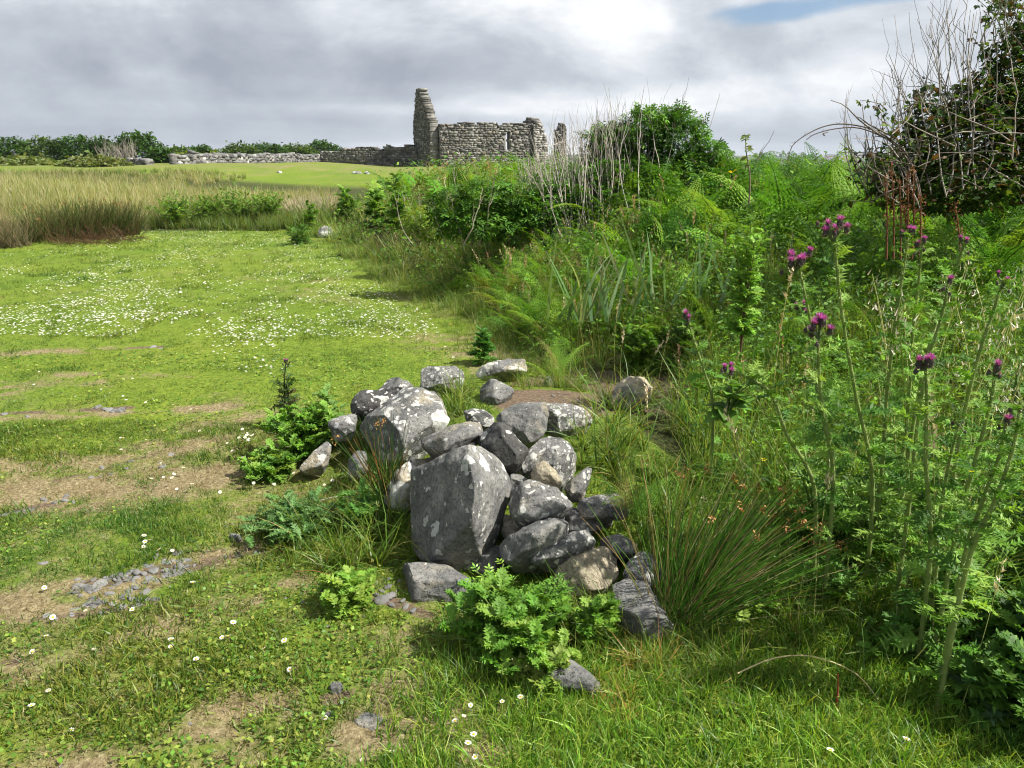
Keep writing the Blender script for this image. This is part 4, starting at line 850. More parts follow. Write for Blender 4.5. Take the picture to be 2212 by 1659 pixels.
# ---------------------------------------------------------------- single plants
LOB = [lobed_tpl(i, 7, wid=.34, spiny=.15) for i in range(3)]; SPI = [lobed_tpl(10 + i, 7, spiny=1.0, curl=.15, wid=.34) for i in range(3)]
LOB_N = [lobed_tpl(30 + i, 8, curl=.12, wid=.22, spiny=.5) for i in range(3)]
RAG = [(.10, .23, .025), (.15, .29, .035), (.20, .33, .05), (.08, .18, .02)]
def leafy_plant(name, label, cat, base, n, h, spread, leaf, tpls, pal, per=9, droop=.5, sr=.004, group=None, stemcol=(.14, .2, .06), seed=1, low=0.0, mat=None):
    """several leafy stems fanning out of one root"""
    rg = rng_(seed); th = empty(name, base, label, cat, group); st = Batch(); fo = Batch()
    base = np.asarray(base, float)
    for i in range(n):
        a = rg.uniform(0, 6.283); r = spread * math.sqrt(rg.uniform(0, 1)); hh = h * (1 - .5 * (r / spread) ** 2) * rg.uniform(.75, 1.1)
        top = base + np.array([r * math.cos(a), r * math.sin(a), hh]); t = np.linspace(0, 1, 7)
        pts = base + (top - base) * t[:, None] + np.outer(np.sin(t * 3.14), [-(top[0] - base[0]) * .15, -(top[1] - base[1]) * .15, hh * .12])
        V, F = tube(pts, np.linspace(sr, sr * .5, 7) * (1 + h), 4); st.raw(V, F, np.asarray(stemcol) * rg.uniform(.8, 1.2))
        tt = low + (1 - low) * (np.arange(per) + rg.uniform(0, .8, per)) / per; q = np.stack([np.interp(tt, t, pts[:, k]) for k in range(3)], -1)
        yaw = np.arange(per) * 2.4 + rg.uniform(0, 6.28); up = .15 + .65 * tt; sz = leaf * (1.15 - .6 * tt) * rg.uniform(.8, 1.2, per)
        M = euler_m(up - droop * .4 + rg.normal(0, .2, per), rg.normal(0, .2, per), yaw) * sz[:, None, None]; tn = tints(rg, per, pal, j=.15)
        for k, tp in enumerate(tpls): s = np.arange(per) % len(tpls) == k; fo.inst(tp, M[s], q[s], tn[s])
    st.build('stem', M_LEAF, th); fo.build('foliage', mat or M_LEAF, th); return th
def plants():
    LP = leafy_plant; g = lambda u, v: G(u, v)[0]
    LP('ragwort_plant', 'big bright green ragwort clump in front of the stone pile', 'ragwort', g(1090, 1420), 40, .24, .25, .11, LOB, RAG + RAG[:2], 10, seed=1, group='ragwort plants')
    LP('ragwort_plant', 'yellow-green ragwort leaves spreading beside the pointed front slab', 'ragwort', g(1180, 1475), 10, .10, .13, .10, LOB, [(.17, .30, .04), (.24, .32, .07)], 7, seed=2, group='ragwort plants')
    LP('ragwort_plant', 'small ragwort at the foot of the lowest right boulders', 'ragwort', g(1290, 1385), 9, .16, .09, .09, LOB, RAG, 8, seed=3, group='ragwort plants')
    LP('ragwort_plant', 'wide ragwort clump at the left edge of the stone pile', 'ragwort', g(665, 985), 34, .30, .29, .11, LOB, RAG + RAG[:2], 10, seed=4, group='ragwort plants')
    LP('ragwort_plant', 'low bright ragwort mat below the left clump near the daisies', 'ragwort', g(590, 1030), 20, .13, .20, .11, LOB, RAG, 7, seed=5, group='ragwort plants')
    LP('ragwort_plant', 'pale ragwort growing against the lichen-crusted stone', 'ragwort', g(715, 950), 12, .30, .13, .11, LOB, [(.17, .30, .07), (.13, .26, .05)], 8, seed=6, group='ragwort plants')
    LP('ragwort_plant', 'small ragwort tuft beside the heaped dark pebbles', 'ragwort', g(750, 1310), 16, .13, .12, .09, LOB, RAG[1:3] + [(.22, .34, .05)], 8, seed=7, group='ragwort plants')
    LP('ragwort_plant', 'tall columnar ragwort standing above the bank', 'ragwort', PY(1600, 760, 4.3), 9, 1.0, .12, .10, LOB + LOB_N, [(.20, .38, .05), (.26, .44, .08), (.16, .32, .04)], 26, seed=8, group='ragwort plants', stemcol=(.16, .09, .06), low=.12, sr=.002)
    LP('ragwort_plant', 'dense bushy ragwort behind the half-buried boulder', 'ragwort', g(1385, 805), 26, .42, .24, .12, LOB, RAG, 13, seed=9, group='ragwort plants')
    LP('ragwort_plant', 'shaded ragwort behind the bare soil right of the bushy one', 'ragwort', g(1480, 800), 18, .42, .22, .12, LOB, DKG[1:] + RAG[:1], 12, seed=10, group='ragwort plants')  # shade painted into the foliage: darker greens than the bushy neighbour
    LP('ragwort_plant', 'lone young ragwort growing on the turf behind the white slab', 'ragwort', g(1044, 786), 4, .34, .04, .12, LOB, [(.07, .20, .03), (.10, .25, .04)], 14, seed=11, group='ragwort plants')
    LP('ragwort_plant', 'tall leafy plant at the far tip of the bank against the far lawn', 'ragwort', PY(808, 500, 15), 5, 1.15, .13, .30, LOB, RAG, 12, seed=12, group='ragwort plants')
    LP('ragwort_plant', 'tall leafy plant with curled top right of the bank tip', 'ragwort', PY(862, 500, 13), 5, .95, .12, .26, LOB, RAG, 11, seed=13, group='ragwort plants')
    LP('ragwort_plant', 'round leafy plant beside the pink dead grass at the lawn end', 'ragwort', PY(748, 478, 19), 9, .75, .4, .32, LOB, RAG, 8, seed=14, group='ragwort plants')
    LP('ragwort_plant', 'small leafy plant between the two boulders at the lawn end', 'ragwort', g(672, 498), 7, .65, .22, .22, LOB, RAG, 8, seed=15, group='ragwort plants')
    LP('thistle_plant', 'dark spiky low plant in front of the lawn-end boulder', 'thistle', g(650, 527), 8, .5, .35, .22, SPI, DKG[1:], 8, seed=16)
    LP('woolly_weed', 'grey-green feathery weed patch left of the wedge boulder', 'weed', g(640, 1150), 30, .14, .27, .14, LOB_N, [(.10, .21, .05), (.14, .26, .08), (.07, .15, .04)], 8, droop=1.0, seed=17)
    LP('woolly_weed', 'darker feathery weed right beside the wedge boulder base', 'weed', g(800, 1130), 18, .15, .18, .13, LOB_N, [(.07, .18, .03), (.10, .22, .04)], 8, seed=18)
    LP('ragwort_plant', 'dark lobed leaves in shade at the bottom right corner', 'ragwort', g(2190, 1560), 22, .26, .24, .15, LOB, DKG[1:] + [(.08, .16, .07)], 9, seed=19, group='ragwort plants')  # dark leaf palette paints in the shade of this corner
    LP('ragwort_plant', 'shaded leafy clump just above the bottom right corner one', 'ragwort', g(2205, 1440), 16, .28, .2, .14, LOB, DKG + [(.08, .16, .07)], 9, seed=20, group='ragwort plants')  # corner shade again put into the leaf greens
    CT = [comp_tpl(5, 5, lw=.36), comp_tpl(6, 5, lw=.4)]; BR = [comp_tpl(7, 3, lw=.75), comp_tpl(8, 3, lw=.8)]
    LP('elder_seedling', 'fresh green elder shoot in front of the wedge boulder', 'elder', P(1070, 1285, 2.85), 6, .12, .11, .075, CT, [(.16, .34, .03), (.22, .38, .04)], 7, seed=21, mat=M_GLOSS)
    LP('elder_seedling', 'leafy elder shoots below the long slanting slab', 'elder', P(1195, 1320, 2.78), 14, .14, .12, .075, CT, [(.09, .22, .02), (.14, .30, .03)], 7, seed=22, mat=M_GLOSS)
    LP('bramble_plant', 'bramble with broad ribbed leaves low in the right shade', 'bramble', g(1985, 1370), 5, .22, .12, .10, BR, [(.10, .24, .03), (.14, .28, .05)], 5, seed=23, mat=M_GLOSS)
    LP('bramble_plant', 'second bramble with ribbed leaves nearer the right corner', 'bramble', g(2055, 1330), 5, .16, .12, .09, BR, [(.08, .2, .03), (.12, .25, .04)], 5, seed=24, mat=M_GLOSS)
    LP('bramble_plant', 'bramble leaf spray hanging at the right edge mid height', 'bramble', PY(2180, 900, 2.7), 6, .25, .18, .09, BR, DKG[2:] + [(.12, .24, .05)], 6, seed=25, mat=M_GLOSS)
    CL = [comp_tpl(11, 3, lw=1.0), lobed_tpl(50, 3, wid=.6)]
    LP('buttercup_plant', 'lobed buttercup leaves on the lit grass below the rushes', 'buttercup', g(1630, 1330), 14, .14, .24, .06, CL, [(.15, .30, .03), (.20, .33, .05)], 5, seed=26, group='buttercup leaf clumps')
    LP('buttercup_plant', 'darker buttercup leaves in the shade right of the rushes', 'buttercup', g(1780, 1290), 16, .16, .26, .06, CL, [(.07, .18, .02), (.11, .24, .03)], 5, seed=27, group='buttercup leaf clumps')  # same leaves in darker green, the shade put into their colour
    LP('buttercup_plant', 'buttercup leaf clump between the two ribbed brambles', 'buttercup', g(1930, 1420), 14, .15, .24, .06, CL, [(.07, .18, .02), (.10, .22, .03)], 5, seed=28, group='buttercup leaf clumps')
    LP('nettle_plant', 'broad heart-leaved plant among the thistles on the right', 'weed', PY(1570, 900, 3.4), 6, .25, .15, .10, [leaf_tpl(W3, .8, .1, .2, 2)], DKG[2:], 6, seed=29)
    # ferns of their own
    FT = [frond_tpl(60 + i, 16, 8, .5) for i in range(2)]
    def fern(label, base, n, size, seed, pal=FERN, tilt=.5, yaw=None):
        rg = rng_(seed); th = empty('fern', base, label, 'fern', 'single ferns')
        for i in range(n):
            b = Batch(); b.inst(FT[i % 2], rots(rg, 1, .12, (size,) * 3, yaw=np.array([yaw[i] if yaw else i * 6.28 / n + rg.uniform(-.3, .3)]), sj=.15) @ euler_m([-tilt + rg.normal(0, .1)], [0], [0]), np.asarray(base)[None], tints(rg, 1, pal)); b.build('frond', M_LEAF, th)
    fern('fern with upright pale fronds behind the bare soil', g(1205, 835), 6, .42, 61, tilt=.15)
    fern('low dark fern rosette on the soil behind the pile', g(1235, 838), 9, .22, 62, DKG[2:], tilt=.9)
    fern('single fern frond arching over the right stones of the pile', P(1350, 1145, 3.0), 3, .34, 63, tilt=.3, yaw=[-.7, -1.3, -.2])
    fern('small drooping fern below the arching frond', P(1300, 1090, 3.1), 3, .2, 64, tilt=.9, yaw=[-1.2, -1.8, -.6])
    fern('fern on the soil edge beside the half-buried boulder', g(1430, 905), 5, .25, 65, [(.14, .28, .04)], tilt=.5)
plants()

def iris(label, base, n, h, seed, spread=.18):
    rg = rng_(seed); th = empty('iris_clump', base, label, 'iris', 'iris clumps'); bl = blade_tpl(.12, 6, W3 * .8, W3 * 1.05, taper=2.6); b2 = blade_tpl(.5, 6, W3 * .8, W3, taper=2.6)
    for i in range(n):
        b = Batch(); hh = h * rg.uniform(.6, 1.1); b.inst(b2 if i % 6 == 5 else bl, rots(rg, 1, .24, (.024, hh, hh), yaw=np.array([rg.normal(0, .9) + 3.14 * (i % 2)]), sj=0), np.asarray(base)[None] + rg.normal(0, 1, (1, 3)) * np.array([spread, spread * .4, 0]), tints(rg, 1, [(.13, .24, .09), (.18, .29, .12), (.28, .33, .17), (.10, .20, .05)])); b.build('leaf', M_GLOSS, th)
iris('iris clump with sword leaves in the middle of the bank', PY(1285, 690, 5.6), 26, .62, 71)
iris('iris clump with pale sword leaves right of the larger one', PY(1400, 660, 5.9), 9, .62, 72, .14)
iris('sparse iris clump at the left of the tall ragwort', PY(1500, 650, 5.6), 9, .66, 73, .16)

def rushes(label, base, n, h, rad, lean, leanv, seed, pal, heads=20, w=.0021, group='rush tussocks', bmat=None, hs=1.0, drop=.12):
    rg = rng_(seed); th = empty('rush_tussock', base, label, 'rush', group); b = Batch(); tips = []
    for i in range(n):
        a = rg.uniform(0, 6.28); r = rad * math.sqrt(rg.uniform(0, 1)); o = np.asarray(base) + np.array([r * math.cos(a), r * math.sin(a), 0])
        d = np.array([lean[0] + rg.normal(0, leanv[0]) + .25 * math.cos(a) * r / rad, lean[1] + rg.normal(0, leanv[1]) + .25 * math.sin(a) * r / rad, 1.0]); d /= np.linalg.norm(d)
        L = h * rg.uniform(.45, 1.08); t = np.linspace(0, 1, 6); pts = o + d * (L * t)[:, None] + np.outer(t ** 2.2, [d[0] * L * .12, d[1] * L * .12, -drop * L * np.hypot(d[0], d[1])])
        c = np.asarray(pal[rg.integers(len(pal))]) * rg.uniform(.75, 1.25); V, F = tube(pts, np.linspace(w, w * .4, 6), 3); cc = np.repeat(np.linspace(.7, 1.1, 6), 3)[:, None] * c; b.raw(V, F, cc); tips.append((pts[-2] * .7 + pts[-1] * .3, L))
    b.build('stem', bmat or M_LEAF, th)
    tips.sort(key=lambda q: -q[1]); lt = leaf_tpl(W3, .5, .1, 0, 1)
    for p, L in tips[:heads]:
        hb = Batch(); m = 16; hb.inst(lt, rots(rg, m, 1.2, (.012 * hs,) * 3, sj=.4), p + rg.normal(0, .008 * hs, (m, 3)), tints(rg, m, [(.30, .16, .05), (.38, .22, .08), (.22, .10, .04)])); hb.build('seed_head', M_DRY, th)
RU = [(.10, .24, .025), (.14, .32, .035), (.06, .15, .02), (.28, .22, .08), (.40, .36, .18), (.18, .36, .04), (.12, .28, .03)]
rushes('large rush tussock leaning right beside the lowest boulders', G(1462, 1345)[0], 460, .64, .09, (.55, .22), (.42, .36), 81, RU, 30)
rushes('thin upright dark rushes in front of the large pale boulder', P(835, 1060, 3.45), 85, .36, .05, (-.12, .0), (.22, .2), 82, [(.03, .08, .012), (.05, .12, .02), (.25, .13, .04), (.03, .06, .01)], 3, w=.0018)
FR = [(.07, .11, .02), (.10, .13, .03), (.11, .09, .03), (.14, .13, .045), (.05, .085, .015)]
for i, (u, v, n, h, rd) in enumerate([(125, 519, 500, .80, .5), (195, 513, 550, .84, .5), (260, 508, 450, .76, .38)]):
    rushes(['dark brown rush tussock left of the middle one at the lawn edge', 'middle brown rush tussock at the far left lawn edge', 'rightmost brown rush tussock at the far left lawn edge'][i], G(u, v)[0], n, h, rd, (0, 0), (.3, .3), 83 + i, FR, 10, w=.007, hs=1.8)
rushes('fallen straw-brown rush tussock at the far left frame edge', G(10, 533)[0], 420, .70, .45, (-.35, 0), (.5, .3), 87, [(.18, .14, .07), (.24, .19, .10), (.11, .11, .04)], 6, w=.006, hs=3)
rushes('collapsed rust-brown rush straw in front of the brown tussocks', G(210, 522)[0], 260, .55, .8, (.1, -.3), (1.3, .3), 88, [(.13, .07, .035), (.17, .10, .05), (.09, .05, .025)], 0, w=.005, drop=.45)
rushes('pinkish dead grass tussock at the end of the lawn', G(680, 482)[0], 380, .8, .6, (-.2, 0), (.4, .3), 89, [(.46, .36, .28), (.52, .43, .34), (.36, .28, .2)], 0, w=.006, bmat=M_DRY)

# ---------------------------------------------------------------- thistles
def head_mesh():
    pass
def thistle(label, pts_uv, Y, heads, seed, hr=.017, buds=2, leafs=.115, stemr=.0065, cl=.045, dark=1.0):
    """pts_uv: the stem seen in the photo from the flower down; all at ground distance Y"""
    rg = rng_(seed); pw = [PY(u, v, Y + .02 * i) for i, (u, v) in enumerate(pts_uv)]
    lx, ly, lz = pw[-1]; gz = float(terrain(lx, ly)); dx = (pw[-1][0] - pw[-2][0]) * .3
    if lz > gz + .02: pw.append(np.array([lx + dx, ly, gz - .01]))
    base = pw[-1].copy(); th = empty('thistle', base, label, 'thistle', 'tall purple thistles')
    pl = spline(pw[::-1], 26); sb = Batch(); L = np.linalg.norm(np.diff(pl, axis=0), axis=1).sum()
    V, F = tube(pl, np.linspace(stemr * 1.3, stemr * .55, 26), 6); sc_ = np.array([.24, .31, .10]) * dark; sb.raw(V, F, sc_)
    # spiny wings along the stem
    n = int(L / .006) * 3; t = rg.uniform(0, .97, n); q = np.stack([np.interp(t * 25, np.arange(26), pl[:, k]) for k in range(3)], -1); sp = blade_tpl(.1, 1, W3, W3 * 1.3)
    M = euler_m(np.full(n, -1.2) + rg.normal(0, .35, n), np.zeros(n), rg.uniform(0, 6.28, n)) * np.stack([rg.uniform(.004, .007, n), rg.uniform(.010, .020, n), rg.uniform(.010, .020, n)], -1)[:, None, :]
    sb.inst(sp, M, q, tints(rg, n, [(.24, .33, .13), (.32, .38, .2)], j=.15) * dark); sb.build('stem', M_LEAF, th)
    fb = Batch(); m = max(6, int(L / .028)); t = (np.arange(m) + rg.uniform(0, .9, m)) / m * .93; q = np.stack([np.interp(t * 25, np.arange(26), pl[:, k]) for k in range(3)], -1)
    sz = leafs * (1.1 - .65 * t) * rg.uniform(.75, 1.2, m); M = euler_m(.55 * t + rg.normal(-.05, .3, m), rg.normal(0, .3, m), np.arange(m) * 2.4 + rg.uniform(0, 1, m)) * sz[:, None, None]; tn = tints(rg, m, [(.10, .22, .025), (.15, .30, .035), (.21, .35, .06), (.06, .15, .02)], j=.15) * dark
    for k in range(3): s = np.arange(m) % 3 == k; fb.inst(SPI[k], M[s], q[s], tn[s])
    fb.build('foliage', M_LEAF, th)
    top = pl[-1]; fl = blade_tpl(.25, 2, np.array([.30, .07, .32]), np.array([.46, .11, .48]), taper=3)
    for i in range(heads + buds):
        bud = i >= heads; a = i * 2.4 + rg.uniform(0, .6); rr = cl * math.sqrt((i + .3) / (heads + buds)) if heads + buds > 1 else 0
        c = top + np.array([rr * math.cos(a), rr * .8 * math.sin(a), rg.uniform(-.9, .6) * cl * (.3 + rr / cl) * .8 - (.02 if bud else 0)]); R = hr * .98 * (.62 if bud else rg.uniform(.8, 1.1)); hb = Batch()
        V, F = tube([top - np.array([0, 0, cl * .9]), (top + c) / 2 - np.array([0, 0, .012]), c - np.array([0, 0, R * .8])], [.0022, .0018, .002], 4); hb.raw(V, F, np.array([.15, .2, .1]))
        bm = bmesh.new(); bmesh.ops.create_icosphere(bm, subdivisions=2, radius=1); Vs = np.array([v.co[:] for v in bm.verts]); Fs = np.array([[v.index for v in f.verts] for f in bm.faces]); bm.free()
        d = np.array([(c - top)[0], (c - top)[1], .05]); d /= np.linalg.norm(d); out = Vs * np.array([.62, .62, .85]) * R; hb.raw(out + c, Fs, np.array([.07, .06, .06]) + .04 * (Vs[:, 2:3] < 0))
        k = 46; bt = blade_tpl(.2, 1, W3, W3); u_ = rg.normal(0, 1, (k, 3)); u_[:, 2] *= .8; u_ /= np.linalg.norm(u_, axis=1)[:, None]
        Mx = np.zeros((k, 3, 3)); ref = np.array([.2, .1, .97]); ax = np.cross(u_, ref); ax /= np.linalg.norm(ax, axis=1)[:, None]; Mx[:, :, 2] = u_ * R * .55; Mx[:, :, 0] = ax * R * .2; Mx[:, :, 1] = np.cross(u_, ax) * R * .3
        hb.inst(bt, Mx, c + u_ * R * .62 * np.array([1, 1, 1.25]), tints(rg, k, [(.10, .08, .09), (.14, .13, .09), (.16, .06, .12)])); ho = hb.build('flower_head' if not bud else 'bud', M_LEAF, th)
        if True:
            k = 70 if not bud else 14; pb = Batch(); zz = rg.uniform(.15 if not bud else .8, 1, k); aa = rg.uniform(0, 6.28, k); s_ = np.sqrt(1 - zz ** 2); u_ = np.stack([s_ * np.cos(aa), s_ * np.sin(aa), zz], -1); u_ = u_ + d * .35; u_ /= np.linalg.norm(u_, axis=1)[:, None]
            ax = np.cross(u_, ref + .01); ax /= np.linalg.norm(ax, axis=1)[:, None]; l_ = R * (1.15 if not bud else .5) * rg.uniform(.8, 1.15, k); Mx = np.zeros((k, 3, 3)); Mx[:, :, 2] = u_ * l_[:, None]; Mx[:, :, 0] = ax * R * .13; Mx[:, :, 1] = np.cross(u_, ax) * R * .3
            pb.inst(fl, Mx, c + u_ * R * .35 + np.array([0, 0, R * .45]), tints(rg, k, [(1, 1, 1), (1.25, 1.3, 1.2), (.75, .6, .8)], j=.1)); po = pb.build('florets', M_PETAL, ho, origin=np.array(th.location))
    return th
TH = [('thistle with a big dense purple flower cluster left of the others', [(1722, 560), (1735, 620), (1755, 720), (1770, 860), (1800, 1000)], 2.75, 8, 2, .019, .055),
      ('tallest thistle with a wide row of purple heads at its top', [(1802, 490), (1806, 560), (1822, 700), (1850, 860), (1885, 1040)], 2.55, 6, 4, .016, .055),
      ('thistle with a triangular purple cluster just below the dense one', [(1770, 705), (1768, 780), (1778, 900), (1800, 1040)], 2.45, 7, 3, .017, .048),
      ('short thistle with three small purple heads between two big clusters', [(1732, 660), (1745, 720), (1762, 830), (1790, 960)], 2.9, 3, 1, .014, .035),
      ('thistle with two purple heads side by side below the rust-red dock', [(1962, 495), (1955, 560), (1935, 690), (1915, 860), (1905, 1020)], 2.65, 3, 2, .013, .035),
      ('thistle with small violet heads right of the twin-headed one', [(1992, 520), (1985, 600), (1970, 740), (1960, 900)], 2.75, 2, 3, .012, .03),
      ('near thistle with one broad double purple head at mid right', [(1998, 780), (2002, 860), (2000, 1000), (2010, 1190)], 2.1, 3, 2, .017, .028),
      ('near thistle with a single purple head close to the right edge', [(2150, 792), (2140, 870), (2105, 1000), (2060, 1180)], 2.1, 1, 2, .017, .02),
      ('leaning thistle with drooping purple heads above the rushes', [(1575, 795), (1612, 815), (1665, 850), (1700, 940), (1760, 1060)], 2.5, 3, 2, .014, .03),
      ('lone small thistle head over the bushy ragwort', [(1485, 686), (1497, 730), (1520, 800), (1540, 880)], 3.4, 2, 2, .017, .02),
      ('slim thistle with pale purple heads beside the white seed grass', [(2084, 523), (2062, 590), (2020, 700), (1985, 850), (1960, 1000)], 2.6, 2, 2, .011, .025),
      ('thistle with faint purple head in the middle right tangle', [(2048, 612), (2035, 680), (2000, 800), (1975, 980), (1960, 1120)], 2.4, 1, 3, .012, .025),
      ('thistle with one low purple head at the right frame edge', [(2172, 912), (2160, 980), (2120, 1090), (2080, 1220)], 1.95, 1, 1, .014, .018),
      ('pale-topped thistle with tiny heads near the right frame edge', [(2170, 600), (2150, 660), (2105, 800), (2070, 960), (2050, 1100)], 2.3, 2, 3, .010, .035)]
for i, (lb, pts, Y, hd, bd, hr, cl) in enumerate(TH): thistle(lb, pts, Y, hd, 200 + i, hr, bd, cl=cl)
g_, D_ = G(630, 925); thistle('dark spiky thistle gone to seed left of the stone pile', [(618, 778), (614, 830), (618, 880), (628, 925)], float(g_[1]), 2, 230, .010, 4, leafs=.13, cl=.03, dark=.45)
leafy_plant('thistle_plant', 'dark dense thistle column on the left of the stone pile', 'thistle', g_, 4, .40, .05, .10, SPI, [(.035, .075, .02), (.06, .11, .03), (.09, .07, .05)], 16, seed=240)
for i_, (u_, v_, Y_, h_) in enumerate([(1900, 1000, 2.7, .30), (2120, 1050, 2.3, .34), (1780, 940, 3.0, .34), (2040, 900, 2.9, .36)]):
    leafy_plant('thistle_plant', ['leafy young thistle without flowers under the near double-headed one', 'leafy young thistle without flowers near the right edge', 'leafy young thistle without flowers behind the rush tips', 'leafy young thistle without flowers in the middle of the tall ones'][i_], 'thistle', PY(u_, v_, Y_) * np.array([1, 1, 0]) + np.array([0, 0, float(terrain(*PY(u_, v_, Y_)[:2]))]), 7, h_ * 1.5, .20, .13, SPI, [(.10, .22, .03), (.15, .30, .04), (.20, .33, .06)], 12, seed=250 + i_)
thistle('tall budding thistle stem at the far right edge', [(2205, 860), (2190, 960), (2150, 1080), (2090, 1220)], 1.9, 0, 231, .012, 3, cl=.03)
thistle('budding thistle stem between the two near purple ones', [(2075, 900), (2050, 1000), (2030, 1120), (2020, 1250)], 2.2, 0, 232, .012, 3, cl=.03)

# ---------------------------------------------------------------- shrubs on the bank
ELD = [comp_tpl(21, 5, lw=.42), comp_tpl(22, 7, lw=.36)]; BRA = [comp_tpl(23, 3, lw=.7), leaf_tpl(W3, .6, .15, .2, 1)]
def shrubs():
    rg = rng_(300)
    def sprigs(b, bt, r, n, D, u, v, su, sv, L, tpl, pal, size, ang=.7):
        """leafy shoots standing out of a crown: stems into bt, leaves into b"""
        for k in range(n):
            p0 = P(u + r.normal(0, su), v + abs(r.normal(0, sv)), D + r.normal(0, .2)); a = r.normal(0, ang); l_ = L * r.uniform(.5, 1.2); t = np.linspace(0, 1, 7); pts = p0 + np.stack([np.sin(a) * l_ * t + .1 * l_ * np.sin(t * 4 + k), r.normal(0, .2) * l_ * t, np.cos(a) * l_ * t - .12 * l_ * t ** 2], -1)
            V, F = tube(pts, np.linspace(.006, .002, 7) * (D / 6), 3); bt.raw(V, F, np.array([.2, .16, .12])); m = 11; q = np.stack([np.interp(r.uniform(.25, 1, m), t, pts[:, j]) for j in range(3)], -1); q = np.stack([np.interp(tt_, t, pts[:, j]) for tt_ in [r.uniform(.25, 1, m)] for j in range(3)], -1)
            b.inst(tpl[k % len(tpl)], rots(r, m, .7, (size,) * 3, sj=.3), q, tints(r, m, pal))
    def shrub(name, label, cat, D, blobs, n, tpls, size, pal, stems, stemcol, seed, mat=M_LEAF, group=None, gap=.25, extra=None, wav=.05, shoots=()):
        """blobs: (u, v, ru, rv) in the photo at depth D"""
        r = rng_(seed); u0 = np.mean([b_[0] for b_ in blobs]); g = P(u0, max(b_[1] + b_[3] for b_ in blobs), D); base = np.array([g[0], g[1], float(terrain(g[0], g[1]))]); th = empty(name, base, label, cat, group)
        b = Batch(); tot = sum(q[2] * q[3] for q in blobs)
        for (u, v, ru, rv, *dz) in blobs:
            c = P(u, v, D + (dz[0] if dz else 0)); rx, rz = ru / FOC * D, rv / FOC * D; leaf_cloud(b, r, int(n * ru * rv / tot), c, (rx, (rx + rz) / 2, rz), tpls, size, pal, gap=gap)
        bt = Batch()
        for (k, u, v, su, sv, L) in shoots: sprigs(b, bt, r, k, D, u, v, su, sv, L, tpls, pal, size)
        if n: b.build('crown', mat, th)
        b = bt
        for (k, ub, vb, ut, vt, sb, st, rr) in stems: stem_cloud(b, r, k, P(ub, vb, D), P(ut, vt, D), rr, np.array([sb, .2, .05]), np.array([st, .25, st * .35]), stemcol, wav=wav)
        if extra: extra(b, r)
        if b.n: b.build('branch', M_TWIG, th)
        return th
    EG = [(.05, .14, .015), (.08, .20, .02), (.12, .27, .03), (.035, .09, .012)]
    shrub('elder_bush', 'big rounded green elder bush breaking the skyline right of the ruin', 'elder bush', 9.4,
          [(1310, 300, 40, 38), (1395, 290, 66, 52), (1462, 296, 68, 62), (1525, 345, 52, 48), (1350, 375, 95, 50), (1465, 385, 125, 44), (1320, 335, 60, 54), (1560, 385, 60, 34)], 5200, ELD, .12, EG,
          [(14, 1400, 440, 1420, 245, .35, .4, .008)], (.24, .21, .17), 301, gap=.22, shoots=[(30, 1435, 268, 36, 12, .28), (12, 1530, 345, 16, 16, .28), (14, 1350, 295, 30, 14, .26)])
    shrub('dead_shrub', 'thicket of bare grey stems on the left of the big elder', 'dead shrub', 9.2, [(1200, 440, 60, 34), (1275, 420, 70, 36), (1350, 405, 70, 36), (1240, 380, 40, 26), (1310, 370, 50, 30)], 1300, ELD, .11, EG[:3],
          [(26, 1195, 520, 1165, 335, .12, .13, .006), (46, 1240, 520, 1215, 300, .16, .20, .006), (46, 1290, 500, 1280, 272, .18, .2, .006), (20, 1350, 480, 1340, 252, .22, .25, .006), (6, 1420, 460, 1430, 240, .25, .35, .006)], (.40, .36, .31), 302, wav=.03)
    shrub('elder_bush', 'low dark elder with bare twigs in front of the church wall', 'elder bush', 9.2, [(1190, 420, 42, 38), (1230, 445, 50, 32), (1150, 440, 30, 25)], 520, ELD, .13, EG,
          [(16, 1200, 480, 1145, 350, .12, .10, .007), (6, 1180, 480, 1240, 380, .1, .2, .006)], (.34, .30, .25), 303)
    shrub('elder_bush', 'leafy elder at the left end of the bank top', 'elder bush', 9.0, [(975, 445, 46, 42), (1040, 430, 56, 46), (1110, 430, 60, 38), (1030, 480, 100, 36), (1150, 460, 70, 30)], 1700, ELD, .14, [(.07, .17, .02), (.10, .23, .025), (.045, .11, .015)],
          [(8, 1020, 520, 1010, 400, .2, .35, .009)], (.3, .26, .2), 304)
    shrub('elder_bush', 'small yellowish bush left of the leafy elder', 'elder bush', 10.5, [(900, 472, 34, 32), (935, 490, 44, 30)], 420, ELD, .12, [(.13, .22, .03), (.18, .25, .04)], [(6, 915, 520, 910, 430, .1, .2, .008)], (.3, .26, .2), 305)
    shrub('elder_bush', 'thin elder saplings to the right under the big bush', 'elder bush', 9.5, [(1560, 395, 50, 28), (1640, 400, 50, 30)], 420, ELD, .13, [(.09, .22, .02), (.13, .28, .03)], [(5, 1600, 440, 1600, 340, .3, .4, .007)], (.3, .26, .2), 306)
    # the dark bramble thicket at the right
    BD = [(.015, .035, .008), (.03, .07, .012), (.05, .11, .015), (.09, .14, .02), (.08, .05, .02)]
    def tangle(b, r):
        D = 4.9
        for k in range(42):
            u, v = r.uniform(1900, 2300), r.uniform(290, 450); a = r.uniform(-1.2, 1.2); L = r.uniform(60, 190)
            t = np.linspace(0, 1, 7); pts = np.array([P(u + math.sin(a) * L * q + 12 * math.sin(q * 5 + k), v - math.cos(a) * L * .8 * q + 40 * q * q, D + r.uniform(-.3, .1)) for q in t]); c = np.array([.26, .22, .19]) * r.uniform(.4, 1.3); V, F = tube(pts, np.linspace(.005, .002, 7) * r.uniform(.6, 1.2), 4); b.raw(V, F, c)
